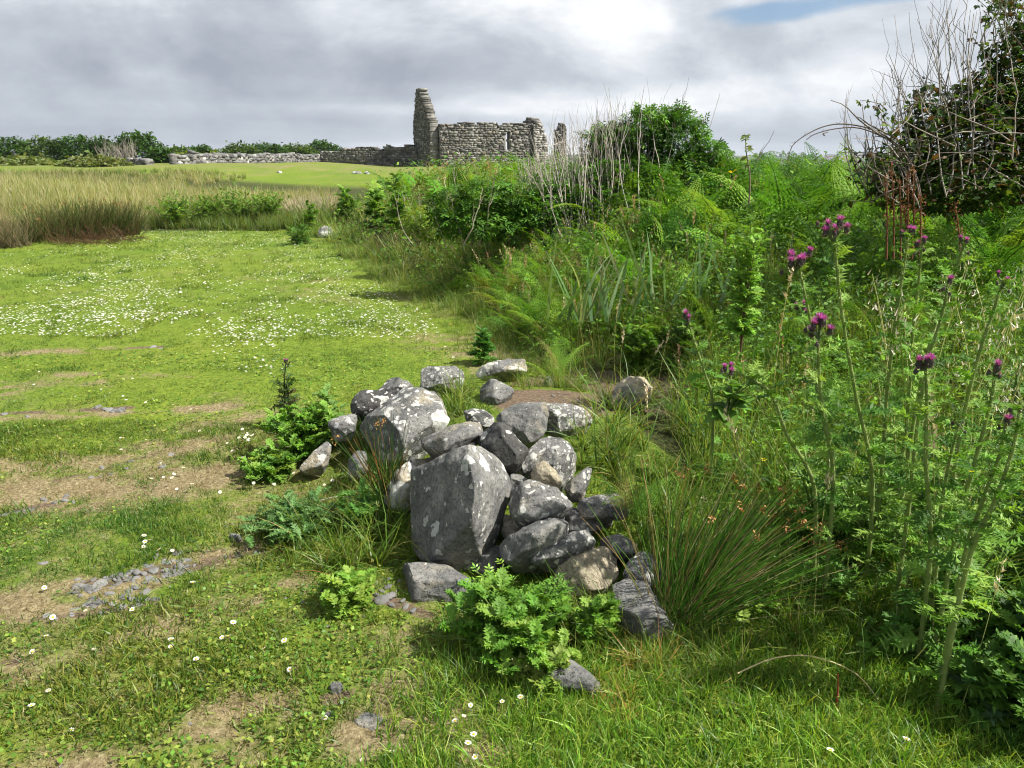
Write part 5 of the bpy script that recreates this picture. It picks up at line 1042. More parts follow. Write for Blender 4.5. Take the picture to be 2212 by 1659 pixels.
    shrub('bramble_thicket', 'tall dark bramble thicket with bare canes at the right edge', 'bramble thicket', 5.3,
          [(2185, 130, 52, 62), (2215, 80, 30, 36), (2130, 215, 70, 55), (2205, 230, 70, 70), (2020, 262, 60, 45), (2080, 300, 110, 65), (1960, 345, 55, 42), (2090, 385, 150, 50), (2240, 340, 90, 90), (2300, 220, 90, 140), (1925, 400, 45, 40), (2040, 430, 120, 30)], 9500, BRA, .058, BD,
          [(12, 2060, 400, 2030, 40, .2, .12, .005), (9, 2120, 380, 2110, 20, .2, .12, .007), (10, 2010, 420, 1960, 150, .18, .14, .005), (10, 1960, 420, 1930, 200, .15, .14, .005), (9, 2180, 350, 2170, 60, .2, .2, .006), (10, 1930, 430, 1880, 290, .1, .15, .005)], (.27, .24, .21), 307, M_LEAF, gap=.22, shoots=[(26, 2180, 90, 40, 30, .45), (30, 2060, 230, 60, 26, .4), (26, 1970, 320, 40, 26, .36), (16, 1900, 390, 20, 20, .3), (12, 2200, 30, 16, 12, .3)], extra=tangle, wav=.06)
    # second hidden mass behind, so that the thicket has depth
    shrub('bramble_thicket', 'dark inner mass of the thicket behind the bare canes', 'bramble thicket', 6.1, [(2170, 320, 120, 110), (2060, 400, 150, 60), (2260, 200, 90, 130)], 2200, BRA, .08, BD, [], (.3, .3, .3), 308, gap=.05)
    # arching bare cane
    b = Batch(); th = None; D = 5.0
    for off, pts in ((0, [(1702, 345), (1712, 315), (1740, 292), (1775, 275), (1810, 268), (1850, 271), (1890, 282), (1930, 306), (1965, 345), (1985, 420)]), (1, [(1742, 302), (1760, 290), (1800, 279), (1850, 276), (1895, 290), (1935, 315), (1975, 370), (1990, 430)])):
        pl = spline([P(u, v, D + .03 * off) for u, v in pts], 30); V, F = tube(pl, np.linspace(.0025, .0065, 30), 5); b.raw(V, F, np.array([.10, .075, .06]))
        for k in range(14): i = int(rg.integers(3, 27)); q = pl[i]; d = rg.normal(0, 1, 3); d[2] = abs(d[2]); d /= np.linalg.norm(d); V, F = tube([q, q + d * .02, q + d * .035], [.002, .0012, .0005], 3); b.raw(V, F, np.array([.1, .07, .06]))
    for (a, c) in (((1862, 225), (1905, 400)), ((1880, 250), (1920, 390)), ((1790, 285), (1782, 293))):
        pl = spline([P(a[0], a[1], D), P((a[0] + c[0]) / 2 - 8, (a[1] + c[1]) / 2, D), P(c[0], c[1], D)], 12); V, F = tube(pl, np.linspace(.002, .005, 12), 4); b.raw(V, F, np.array([.14, .11, .09]))
    o = b.build('arching_cane', M_TWIG); tag(o, 'bare dark bramble cane arching over the bracken against the sky', 'bramble cane')
    # sapling on the skyline
    base = PY(1618, 440, 7.6); th = empty('sapling', base, 'thin leafy sapling poking above the bracken on the skyline', 'sapling'); b = Batch(); pl = spline([base, PY(1620, 380, 7.6), PY(1612, 330, 7.6), PY(1610, 292, 7.6)], 12); V, F = tube(pl, np.linspace(.008, .003, 12), 4); b.raw(V, F, np.array([.15, .11, .08])); b.build('stem', M_TWIG, th)
    b = Batch(); m = 26; t = rg.uniform(5, 11, m); q = np.stack([np.interp(t, np.arange(12), pl[:, k]) for k in range(3)], -1); b.inst(BRA[1], rots(rg, m, .8, (.06,) * 3, sj=.3), q, tints(rg, m, [(.13, .18, .05), (.18, .2, .08)])); b.build('foliage', M_LEAF, th)
    # red-brown dock
    base = PY(1950, 560, 3.9); th = empty('dock_plant', base, 'rust-red seeding dock stems in front of the thicket', 'dock')
    for k, (ub, vb, ut, vt) in enumerate(((1915, 560, 1912, 380), (1930, 560, 1925, 350), (1945, 560, 1942, 385), (1958, 560, 1960, 372), (1970, 560, 1972, 360), (1985, 560, 1988, 420), (1962, 560, 1952, 440), (2075, 560, 2062, 440))):
        b = Batch(); pl = spline([PY(ub, vb, 3.9), PY((ub + ut) / 2 + 3, (vb + vt) / 2, 3.9), PY(ut, vt, 3.9)], 12); V, F = tube(pl, np.linspace(.005, .002, 12), 4); b.raw(V, F, np.array([.15, .06, .035]))
        m = 90; t = rg.uniform(4.5, 11, m); q = np.stack([np.interp(t, np.arange(12), pl[:, j]) for j in range(3)], -1) + rg.normal(0, .009, (m, 3)); b.inst(BRA[1], rots(rg, m, 1, (.012,) * 3, sj=.4), q, tints(rg, m, [(.20, .075, .04), (.15, .05, .03), (.24, .13, .06)])); b.build('seed_stem', M_DRY, th)
    # airy white grass heads on the right
    b = Batch(); hd = [seedhead_tpl(70 + i, (.55, .50, .40), kind=1) for i in range(4)]
    n = 22; u = rg.uniform(1980, 2230, n); v = rg.uniform(520, 760, n); Y = rg.uniform(2.3, 3.6, n)
    for i in range(n):
        p = PY(u[i], v[i], Y[i]); gz = float(terrain(p[0], p[1])); h = p[2] - gz
        if h < .2: continue
        b.inst(hd[i % 4], rots(rg, 1, .1, (h, h, h), sj=0), np.array([[p[0], p[1], gz]]), np.ones((1, 3)))
    for (u_, v_, Y_) in ((1255, 860, 4.1), (1350, 700, 4.6), (1300, 830, 3.6), (1420, 840, 3.3), (1390, 720, 4.5), (1240, 640, 6), (855, 975, 3.5), (860, 1010, 3.3), (770, 1045, 3.2), (1660, 880, 2.9), (1800, 1010, 2.4), (2110, 870, 2.2), (1490, 1060, 2.7), (1540, 1110, 2.6), (2130, 1230, 1.9), (1700, 560, 4)):
        p = PY(u_, v_, Y_); gz = float(terrain(p[0], p[1])); h = max(.15, p[2] - gz); b.inst(hd[0] if v_ % 2 else seedhead_tpl(int(u_), (.6, .5, .36)), rots(rg, 1, .08, (h, h, h), sj=0), np.array([[p[0], p[1], gz]]), np.ones((1, 3)))
    o = b.build('pale_grass', M_DRY); tag(o, 'pale airy grass seed heads among the thistles', 'grass', kind='stuff')
    # fallen straw stem and dry twigs lying in the front grass
    def stick(label, pts, r, col, zoff=.05):
        pl = spline([G(u, v)[0] + np.array([0, 0, zo]) for u, v, zo in pts], 14); V, F = tube(pl, np.linspace(r, r * .5, 14), 5); b = Batch(); b.raw(V, F, np.array(col)); o = b.build('dry_stem', M_DRY); tag(o, label, 'dry stem')
    stick('pale straw stem lying curved on the front grass', [(1590, 1490, .06), (1660, 1470, .08), (1730, 1462, .08), (1790, 1470, .07), (1850, 1495, .06), (1895, 1530, .03)], .0028, (.55, .46, .25))
    stick('thin grey twig lying across the feathery weeds', [(690, 1125, .10), (740, 1124, .12), (790, 1128, .10)], .0025, (.5, .45, .38))
    stick('reddish dead leaf stalk upright in the front grass', [(1806, 1530, 0), (1805, 1528, .06), (1800, 1528, .12)], .004, (.30, .07, .04))
    stick('orange-brown stalk lying beside the small front ragwort', [(640, 1245, .02), (680, 1252, .04), (730, 1262, .03)], .0018, (.4, .2, .07))
shrubs()

# ---------------------------------------------------------------- daisies and buttercups
def flower_mesh(name, petals, r, c, cc, h, mat, seed):
    rg = rng_(seed); b = Batch()
    for i in range(petals):
        a = i / petals * 6.283 + rg.uniform(-.1, .1); d = np.array([math.cos(a), math.sin(a), 0]); e = np.array([-d[1], d[0], 0]); w = r * .2; z = rg.uniform(.05, .3) * r
        P0 = d * r * .2; b.raw([P0 - e * w * .5, P0 + e * w * .5, d * r * .75 + e * w + [0, 0, z], d * r * .75 - e * w + [0, 0, z], d * r + [0, 0, z * 1.1]], [(0, 1, 2), (0, 2, 3), (3, 2, 4)], np.asarray(c) * rg.uniform(.92, 1.05))
    V, F, C = b.tpl(); V = V + np.array([0, 0, h]); o = mesh_from(name, V, F, C, mat)
    return o
def daisies():
    rg = rng_(400); protos = []
    for k in range(3):
        f = flower_mesh('daisy', 13, .0115, (.72, .72, .71), None, .03, M_PETAL, k)
        b = Batch(); bm = bmesh.new(); bmesh.ops.create_icosphere(bm, subdivisions=2, radius=1); Vs = np.array([v.co[:] for v in bm.verts]); Fs = np.array([[v.index for v in q.verts] for q in bm.faces]); bm.free()
        b.raw(Vs * np.array([.0042, .0042, .0026]) + [0, 0, .031], Fs, np.array([.75, .48, .02])); c = b.build('flower_centre', M_PETAL, f, origin=(0, 0, 0))
        b = Batch(); V, F = tube([(0, 0, -.005), (.002, 0, .015), (0, 0, .03)], .0009, 4); b.raw(V, F, np.array([.12, .22, .05])); s = b.build('stem', M_LEAF, f, origin=(0, 0, 0)); protos.append((f, c, s))
    far = flower_mesh('daisy', 7, .0125, (.72, .72, .71), None, .03, M_PETAL, 9); farm = far.data; bpy.data.objects.remove(far)
    spots = []
    def band(n, u0, v0, u1, v1, sv, su=10):
        for _ in range(n):
            t = rg.uniform(0, 1); spots.append((u0 + (u1 - u0) * t + rg.normal(0, su), v0 + (v1 - v0) * t + rg.normal(0, sv)))
    band(190, 0, 693, 400, 690, 9); band(120, 200, 690, 430, 680, 5); band(80, 420, 700, 620, 720, 14); band(70, 500, 725, 600, 750, 10, 20); band(40, 430, 735, 560, 790, 10, 30)
    band(110, 190, 605, 400, 640, 10, 14); band(90, 120, 660, 330, 640, 7); band(90, 220, 560, 330, 600, 10, 20); band(110, 380, 590, 560, 625, 16, 26)
    band(90, 60, 555, 330, 528, 5); band(80, 250, 520, 420, 518, 4); band(90, 400, 520, 560, 510, 7, 20); band(110, 540, 510, 650, 530, 5, 12); band(40, 330, 545, 450, 560, 6)
    band(60, 0, 590, 60, 580, 8); band(100, 0, 640, 640, 560, 45, 60); band(70, 400, 640, 700, 700, 30, 40); band(30, 620, 620, 820, 640, 40, 40); band(20, 820, 700, 980, 760, 20, 20)
    band(26, 500, 765, 600, 800, 16, 20); band(20, 500, 985, 545, 945, 14, 14); band(7, 420, 890, 470, 970, 10, 10); band(8, 480, 1080, 600, 1010, 8, 10)
    band(14, 40, 1330, 640, 1420, 40, 30); band(10, 0, 790, 400, 900, 20, 20); band(14, 250, 940, 420, 1080, 20, 20); band(9, 260, 1165, 420, 1215, 10, 10); band(10, 60, 830, 350, 870, 20, 20)
    spots += [(1012, 1538), (1088, 1535), (1125, 1530), (1000, 1568), (990, 1582), (1010, 1632), (1026, 1612), (1033, 1652), (845, 1640), (152, 1585), (70, 1540), (105, 1500), (788, 1650), (705, 1560), (202, 1413), (1950, 1625), (1790, 1650), (430, 975), (440, 968), (500, 1355), (415, 1272), (720, 1135), (890, 1585),
              (615, 1030), (625, 1045), (590, 1065), (575, 1060), (640, 1040), (665, 970), (690, 955), (660, 1015), (700, 1050), (720, 1045), (740, 1040), (760, 1046), (610, 1012), (560, 1012), (548, 1022)]
    pts = []
    for (u, v) in spots:
        g, D = G(u, v)
        if g[0] < bank_x(g[1]) + .05 or D < 3.5: pts.append((D, g))
    pts.sort(key=lambda q: q[0]); used = set()
    for i, (D, g) in enumerate(pts[:300]):
        up = .05 if (g[0] > -1.9 and g[0] < -1.0 and 3.3 < g[1] < 4.4) else (.03 if g[0] > -.2 else 0)
        if D < 5.2:
            k = i % 3; f, c, s = protos[k]
            if k in used:
                f2 = f.copy(); COL.objects.link(f2)
                for ch in (c, s): h = ch.copy(); COL.objects.link(h); h.parent = f2
            else: f2 = f; used.add(k)
        else: f2 = bpy.data.objects.new('daisy', farm); COL.objects.link(f2)
        f2.location = (g[0], g[1], g[2] + up * .6 - .006); s_ = rg.uniform(.65, 1.05); f2.scale = (s_,) * 3; f2.rotation_euler = (rg.normal(-.1, .3), rg.normal(.15, .3), rg.uniform(0, 6.28)); tag(f2, 'small white daisy scattered in the short turf', 'daisy', 'daisies in the lawn')
    V = np.zeros(len(farm.vertices) * 3, np.float32); farm.vertices.foreach_get('co', V); V = V.reshape(-1, 3)
    b = Batch(); rest = pts[300:]
    if rest:
        farm.calc_loop_triangles(); F = np.array([t.vertices[:] for t in farm.loop_triangles]); n = len(rest); T = np.array([g for _, g in rest]); T[:, 2] -= .004
        b.inst((V, F, np.full(V.shape, .7)), rots(rg, n, .2, (1.05,) * 3, sj=.2), T, np.ones((n, 3)))
    # thousands more, too small and far to count
    n = 11000; y = 7.0 * (18.5 / 7.0) ** rg.uniform(0, 1, n); x = rg.uniform(-.7, 0, n) * y; dens = fbm(x * .9, y * .35, 0, 401, 3); k = (dens > .05) & (x < bank_x(y) - .4) & (y < 17.4 - (x + 4) * .1); x, y = x[k], y[k]; m = len(x)
    b.inst((V, F, np.full(V.shape, .7)), rots(rg, m, .2, (.9,) * 3, sj=.2), ground_pts(x, y, -.004), np.ones((m, 3)))
    o = b.build('distant_daisies', M_PETAL); tag(o, 'haze of tiny white daisies over the far lawn', 'daisies', kind='stuff')
    # buttercups
    bc = flower_mesh('buttercup', 5, .011, (.75, .58, .01), None, 0, M_PETAL, 5); first = True
    lab = ['yellow buttercup over the rushes nearest the top', 'yellow buttercup low among the rush stems', 'yellow buttercup at the left of the rush tips', 'yellow buttercup alone among the right thistle stems', 'yellow ragwort bloom on the skyline above the bank', 'yellow flower by the small far-lawn plant']
    for i, (u, v, Y, s) in enumerate([(1650, 993, 2.6, 1), (1590, 1040, 2.6, 1), (1640, 1060, 2.5, .9), (2100, 1019, 2.0, 1.2), (1582, 372, 6.5, 5), (975, 700, 6.5, 1.2)]):
        o = bc if first else bc.copy()
        if not first: COL.objects.link(o)
        first = False; o.location = PY(u, v, Y); o.scale = (s,) * 3; o.rotation_euler = (.5, .1, i); tag(o, lab[i], 'yellow flower', 'yellow flowers')
daisies()

# ---------------------------------------------------------------- meadow, walls, ruin, hedges, town
def meadow():
    b = Batch(); r = rng_(500)
    ta = [clump_tpl(600 + i, 22, .25, 1.0, .030, [(.34, .34, .14), (.42, .38, .20), (.24, .29, .08), (.44, .38, .24)], bends=(.1, .3, .6), tilt=.15, segs=2, root=.6) for i in range(4)]
    tb = [clump_tpl(620 + i, 22, .22, 1.0, .035, [(.11, .20, .03), (.15, .25, .04), (.22, .26, .06)], bends=(.1, .3, .6), tilt=.15, segs=2, root=.5) for i in range(4)]
    n = 7500; y = 16.5 * (42 / 16.5) ** r.uniform(0, 1, n); x = -r.uniform(.08, .76, n) * y
    u = CU + x / (y * CP) * FOC * .98
    front = 17.3 - (x + 4) * .16
    k = (y > front) & (x < -4.3 - (y - 18) * .10 + 1.2 * vnoise(y * .3, 0, 0, 7) - smooth((y - 25) / 9) * 6 - smooth((y-22)/6)*1.5)
    x, y = x[k], y[k]; m = len(x); edge = (y - (17.3 - (x + 4) * .16)); green = (r.uniform(0, 1, m) < .85 * (1 - smooth((edge - 1.5) / 3)) * smooth((x + 9.5) / 2) + .12 + .5 * smooth((y - 36) / 6))
    h = (.36 + .16 * smooth(edge / 2) - .22 * smooth((y - 26) / 12)) * (1 + .25 * vnoise(x * .5, y * .5, 0, 9)); w = (y / 20) ** .7; br = 1 + .2 * vnoise(x * .35, y * .2, 0, 11)
    for lst, sel in ((ta, ~green), (tb, green)):
        for i, tp in enumerate(lst):
            q = sel & (np.arange(m) % 4 == i); b.inst(tp, rots(r, q.sum(), .1, np.stack([h[q] * w[q], h[q] * w[q], h[q]], -1), sj=.2), ground_pts(x[q], y[q]), np.ones((q.sum(), 3)) * br[q, None])
    o = b.build('meadow_grass', M_GRASS); tag(o, 'tall straw-coloured hay meadow beyond the lawn on the left', 'grass', kind='stuff')
    # green weeds at the meadow's near edge
    for i, (u, v, h, sp, lb) in enumerate([(380, 492, .75, .8, 'bright green weed clump right of the brown rushes'), (450, 488, .8, .9, 'green weed clump in the middle of the meadow edge'), (520, 486, 1.0, .9, 'tallest green weed clump near the right of the meadow edge'), (585, 486, .9, .8, 'green weed clump at the right end of the meadow edge')]):
        leafy_plant('weed_clump', lb, 'weeds', G(u, v)[0], 40, h, sp, .22, LOB_N, [(.10, .22, .025), (.15, .28, .03), (.20, .30, .05)], 9, seed=510 + i, group='weed clumps at the meadow edge')
meadow()

def stones_wall(b, rg, p0, p1, th, zb, top, cw=(.18, .6), ch=(.13, .26), cols=((.165, .16, .145), (.12, .117, .11), (.215, .21, .19), (.09, .086, .08), (.145, .13, .105)), hole=None, jit=.015, core=True, round_=0.0):
    """coursed rubble: every stone a small irregular block, proud of a dark mortar core"""
    p0, p1 = np.asarray(p0, float), np.asarray(p1, float); d = p1 - p0; L = np.hypot(*d); d /= L; nrm = np.array([d[1], -d[0]])
    cube = np.array([(x, y, z) for x in (-.5, .5) for y in (-.5, .5) for z in (-.5, .5)], float)
    bx = np.array([(0, 1, 3), (0, 3, 2), (4, 6, 7), (4, 7, 5), (0, 4, 5), (0, 5, 1), (2, 3, 7), (2, 7, 6), (0, 2, 6), (0, 6, 4), (1, 5, 7), (1, 7, 3)])
    tmax = max(top(s) for s in np.linspace(0, L, 40)); z = 0
    while z < tmax:
        h = rg.uniform(*ch); s = -rg.uniform(0, .5)
        while s < L:
            w = rg.uniform(*cw); c0 = max(s, 0); c1 = min(s + w, L); mid = (c0 + c1) / 2; tz = top(mid); s += w
            if c1 - c0 < .06 or z + h * .45 > tz: continue
            if hole and hole(mid, z + h / 2, c0, c1): continue
            hh = h * rg.uniform(.82, 1.12) if z + h < tz + .12 else max(.08, tz - z + rg.uniform(0, .1)); t2 = th + rg.uniform(0, jit) * 2
            V = cube * np.array([c1 - c0 - .004, t2, hh - .004]) + rg.normal(0, .028 + round_, (8, 3)); c = p0 + d * mid; base = zb(mid)
            W = np.stack([c[0] + V[:, 0] * d[0] + V[:, 1] * nrm[0], c[1] + V[:, 0] * d[1] + V[:, 1] * nrm[1], base + z + hh / 2 + V[:, 2]], -1)
            b.raw(W, bx, np.asarray(cols[rg.integers(len(cols))]) * rg.uniform(.6, 1.3))
        z += h
    if core:
        m = 40
        for i in range(m):
            s0, s1 = L * i / m, L * (i + 1) / m; mid = (s0 + s1) / 2; tz = top(mid) - .15
            segs = [(-.6, tz)]
            if hole:
                for zz in np.arange(0, tz, .1):
                    if hole(mid, zz, s0, s1): segs = [(-.6, zz - .05), (zz + 1.9, tz)]; break
            for a, e in segs:
                if e <= a: continue
                V = cube * np.array([s1 - s0 + .002, th - .06, e - a]); c = p0 + d * mid; base = zb(mid); W = np.stack([c[0] + V[:, 0] * d[0] + V[:, 1] * nrm[0], c[1] + V[:, 0] * d[1] + V[:, 1] * nrm[1], base + (a + e) / 2 + V[:, 2]], -1); b.raw(W, bx, np.array([.15, .145, .13]))
def ruin():
    rg = rng_(600); Zg = .80
    nc = np.array([-6.75, 70.0]); ax = np.array([.92, .39]); ax /= np.hypot(*ax); gx = np.array([-ax[1], ax[0]])      # near corner, nave axis, gable axis
    base = (nc[0], nc[1], Zg - .1); th = empty('church_ruin', base, 'roofless grey stone church ruin with a tall broken gable and a lancet window', 'church ruin')
    def prof(*k): xs, zs = zip(*k); return lambda s: float(np.interp(s, xs, zs)) + .10 * float(vnoise(s * 1.7, 0, 0, 3)) + .05 * float(vnoise(s * 5, 0, 0, 5))
    zb = lambda s: Zg
    wc = nc + ax * 8.3
    hole = lambda s, z, a, c: (abs(s - 8.0) < .16 and 2.0 < z < 3.9)
    b = Batch(); stones_wall(b, rg, nc + ax * .42, nc + ax * 9.2, .85, zb, prof((0, 3.75), (3, 3.9), (6, 3.85), (9, 4.0), (9.7, 4.1)), hole=lambda s, z, a, c: (a < 6.52 and c > 6.22 and 1.6 < z < 3.15)); b.build('nave_wall', M_WALL, th)
    b = Batch(); gp = prof((0, 3.9), (.5, 4.2), (.9, 4.9), (1.6, 5.5), (2.2, 5.9), (2.8, 6.7), (3.4, 7.0), (3.9, 6.8), (4.3, 5.9), (4.8, 4.6), (5.2, 3.9)); stones_wall(b, rg, nc, nc + gx * 5.2, .75, zb, gp, cw=(.2, .5), ch=(.12, .22)); b.build('west_gable', M_WALL, th)
    b = Batch(); stones_wall(b, rg, nc + ax * 9.65 + gx * -.2, nc + ax * 9.65 + gx * 5.4, .9, zb, prof((0, 4.1), (.8, 4.6), (2.0, 4.2), (3.4, 3.4), (5.6, 3.0))); b.build('east_gable', M_WALL, th)
    b = Batch(); stones_wall(b, rg, nc + ax * 9.2 - gx * .35, nc + ax * 10.6 - gx * .35, .7, zb, prof((0, 3.7), (.4, 4.1), (.8, 3.9), (1.1, 2.8), (1.4, 1.6)), cols=((.30, .285, .26), (.26, .245, .22), (.33, .31, .28))); b.build('lit_gable_end', M_WALL, th)  # sunlit end of the east gable, its light painted in as paler stone
    b = Batch(); stones_wall(b, rg, nc + gx * 5.2 + ax * .9, nc + gx * 5.2 + ax * 9.2, .8, zb, prof((0, 2.0), (4, 1.5), (7, 1.4), (9.7, 1.8)), core=False); b.build('north_wall', M_WALL, th)
    # small flanking remains seen through the bare stems
    b = Batch(); q0 = P(1196, 360, 78)[:2]; q1 = P(1222, 360, 78)[:2]; zz = float(terrain(q0[0], q0[1])); stones_wall(b, rg, q0, q1, .9, lambda s: zz, prof((0, 2.6), (.3, 3.9), (.9, 4.2), (1.2, 3.6)), core=True)
    o = b.build('wall_fragment', M_WALL); tag(o, 'thin standing wall fragment behind the bare stems right of the church', 'wall ruin')
    # low roofless wall to the left
    b = Batch(); a0 = P(698, 361, 74); a1 = P(904, 362, 71); stones_wall(b, rg, a0[:2], a1[:2], .7, lambda s: .82, prof((0, 1.55), (1.9, 1.6), (3.6, 1.9), (5.6, 1.95), (6.6, 1.55), (7.0, 1.95), (8.7, 1.98))); o = b.build('low_wall', M_WALL); tag(o, 'low ruined masonry wall left of the church', 'ruined wall')
    # field walls
    def fieldwall(label, pts, h, seed, name='field_wall'):
        b = Batch(); r = rng_(seed)
        for (u0, v0, D0), (u1, v1, D1) in zip(pts[:-1], pts[1:]):
            a, c = P(u0, v0, D0), P(u1, v1, D1); L = np.hypot(*(c[:2] - a[:2])); f = lambda s, a=a, c=c, L=L: float(terrain(a[0] + (c[0] - a[0]) * s / L, a[1] + (c[1] - a[1]) * s / L)) - .05
            stones_wall(b, r, a[:2], c[:2], .55, f, lambda s: h + .08 * float(vnoise(s * 1.3, 0, 0, seed)), cw=(.25, .75), ch=(.15, .27), cols=((.19, .19, .185), (.14, .14, .14), (.25, .24, .23), (.10, .10, .10)), round_=.03)
        o = b.build(name, M_WALL); tag(o, label, 'stone wall')
    fieldwall('long low dry-stone wall running from the meadow to the ruin', [(378, 378, 50), (470, 372, 55), (570, 366, 62), (645, 361, 70), (690, 360, 74)], .72, 7)
    fieldwall('short grey wall end half hidden by the far left bushes', [(285, 362, 52), (325, 366, 50)], .4, 8)
ruin()

def hedges():
    """bushes along the skyline, left to right"""
    lt = [leaf_tpl(W3, .7, .15, .2, 1), comp_tpl(41, 3, lw=.8)]
    specs = [(-50, 352, 60, 42, 62, 0), (30, 350, 60, 44, 62, 0), (100, 350, 60, 46, 62, 1), (165, 350, 58, 48, 62, 0), (225, 350, 45, 44, 62, 0), (300, 345, 58, 52, 55, 2), (355, 362, 38, 34, 54, 0), (405, 358, 50, 24, 56, 3),
             (440, 346, 34, 28, 72, 2), (475, 356, 40, 20, 62, 3), (520, 344, 50, 28, 74, 1), (580, 342, 50, 29, 76, 0), (640, 342, 50, 27, 78, 1), (697, 340, 42, 31, 80, 2), (60, 368, 80, 24, 50, 4), (200, 366, 80, 24, 48, 4), (390, 340, 40, 18, 80, 1), (620, 360, 70, 10, 76, 1)]
    names = ['bushy dark hedge shrub at the far left frame edge', 'low-domed green hedge shrub second from the left edge', 'hedge shrub with greyish green top third from the left', 'broad dark hedge shrub left of the grey bare bush', 'hedge shrub just touching the grey bare bush', 'tall round dark bush highest of the left hedge', 'dark bush at the right foot of the tall round one', 'yellow-green low bush directly behind the wall end',
             'small dark bush peeping over the yellow-green one', 'yellowish ground-hugging shrub behind the middle of the wall', 'olive hedge shrub behind the wall just right of the yellow one', 'dark hedge shrub in the middle of the wall line', 'olive hedge shrub before the last dark one', 'last dark hedge shrub beside the low ruined wall', 'pale scrubby shrub below the leftmost hedge', 'pale scrubby shrub below the tall hedge middle', 'distant olive shrub in the dip right of the round bush', 'thin strip of shrub hugging the wall near the ruin']
    pals = [[(.035, .085, .015), (.055, .12, .02), (.025, .06, .012)], [(.06, .11, .025), (.085, .14, .035), (.04, .08, .016)], [(.03, .075, .014), (.05, .11, .018)], [(.16, .21, .02), (.21, .24, .03), (.10, .15, .02)], [(.13, .17, .05), (.17, .20, .08), (.09, .13, .03)]]
    for i, (u, v, ru, rv, D, k) in enumerate(specs):
        r = rng_(700 + i); c = P(u, v, D); rx, rz = ru / FOC * D, rv / FOC * D; gz = float(terrain(c[0], c[1])); th = empty('hedge_bush', (c[0], c[1], gz), names[i], 'bush', 'bushes along the left skyline')
        b = Batch(); leaf_cloud(b, r, int(2400 + 2200 * ru / 60), c, (rx, rx * .7, rz), lt, .26, pals[k], shell=.5, gap=.02, droop=0)
        n = 60; a = r.uniform(0, 6.28, n); q = r.uniform(0, 1, n) ** .5; tp = c + np.stack([np.cos(a) * q * rx * .95, np.sin(a) * q * rx * .5, rz * np.sqrt(1 - q ** 2 * .9) * r.uniform(.9, 1.12, n)], -1); leaf_n = 5
        T = np.repeat(tp, leaf_n, 0) + r.normal(0, .12, (n * leaf_n, 3)); b.inst(lt[0], rots(r, len(T), .7, (.3,) * 3, sj=.3), T, tints(r, len(T), pals[k]))
        b.build('crown', M_LEAF, th); b = Batch()
        if c[2] > gz: stem_cloud(b, r, 5, (c[0], c[1], gz - .1), c, .05, np.array([.3, .2, 0]), np.array([rx * .4, .3, rz * .3]), (.14, .11, .09), br=1)
        else: V, F = tube([(c[0], c[1], gz - .2), (c[0], c[1], gz + .3), (c[0] + .1, c[1], gz + rz * .5)], [.08, .06, .03], 5); b.raw(V, F, np.array([.14, .11, .09]))
        b.build('trunk', M_TWIG, th)
    b = Batch(); r = rng_(720); stem_cloud(b, r, 110, P(262, 358, 53), P(256, 318, 53), .02, np.array([.7, .3, .05]), np.array([.9, .3, .35]), (.24, .22, .18), br=2); o = b.build('bare_bush', M_TWIG); tag(o, 'leafless grey-brown bush beside the tall round dark one', 'bush')
hedges()

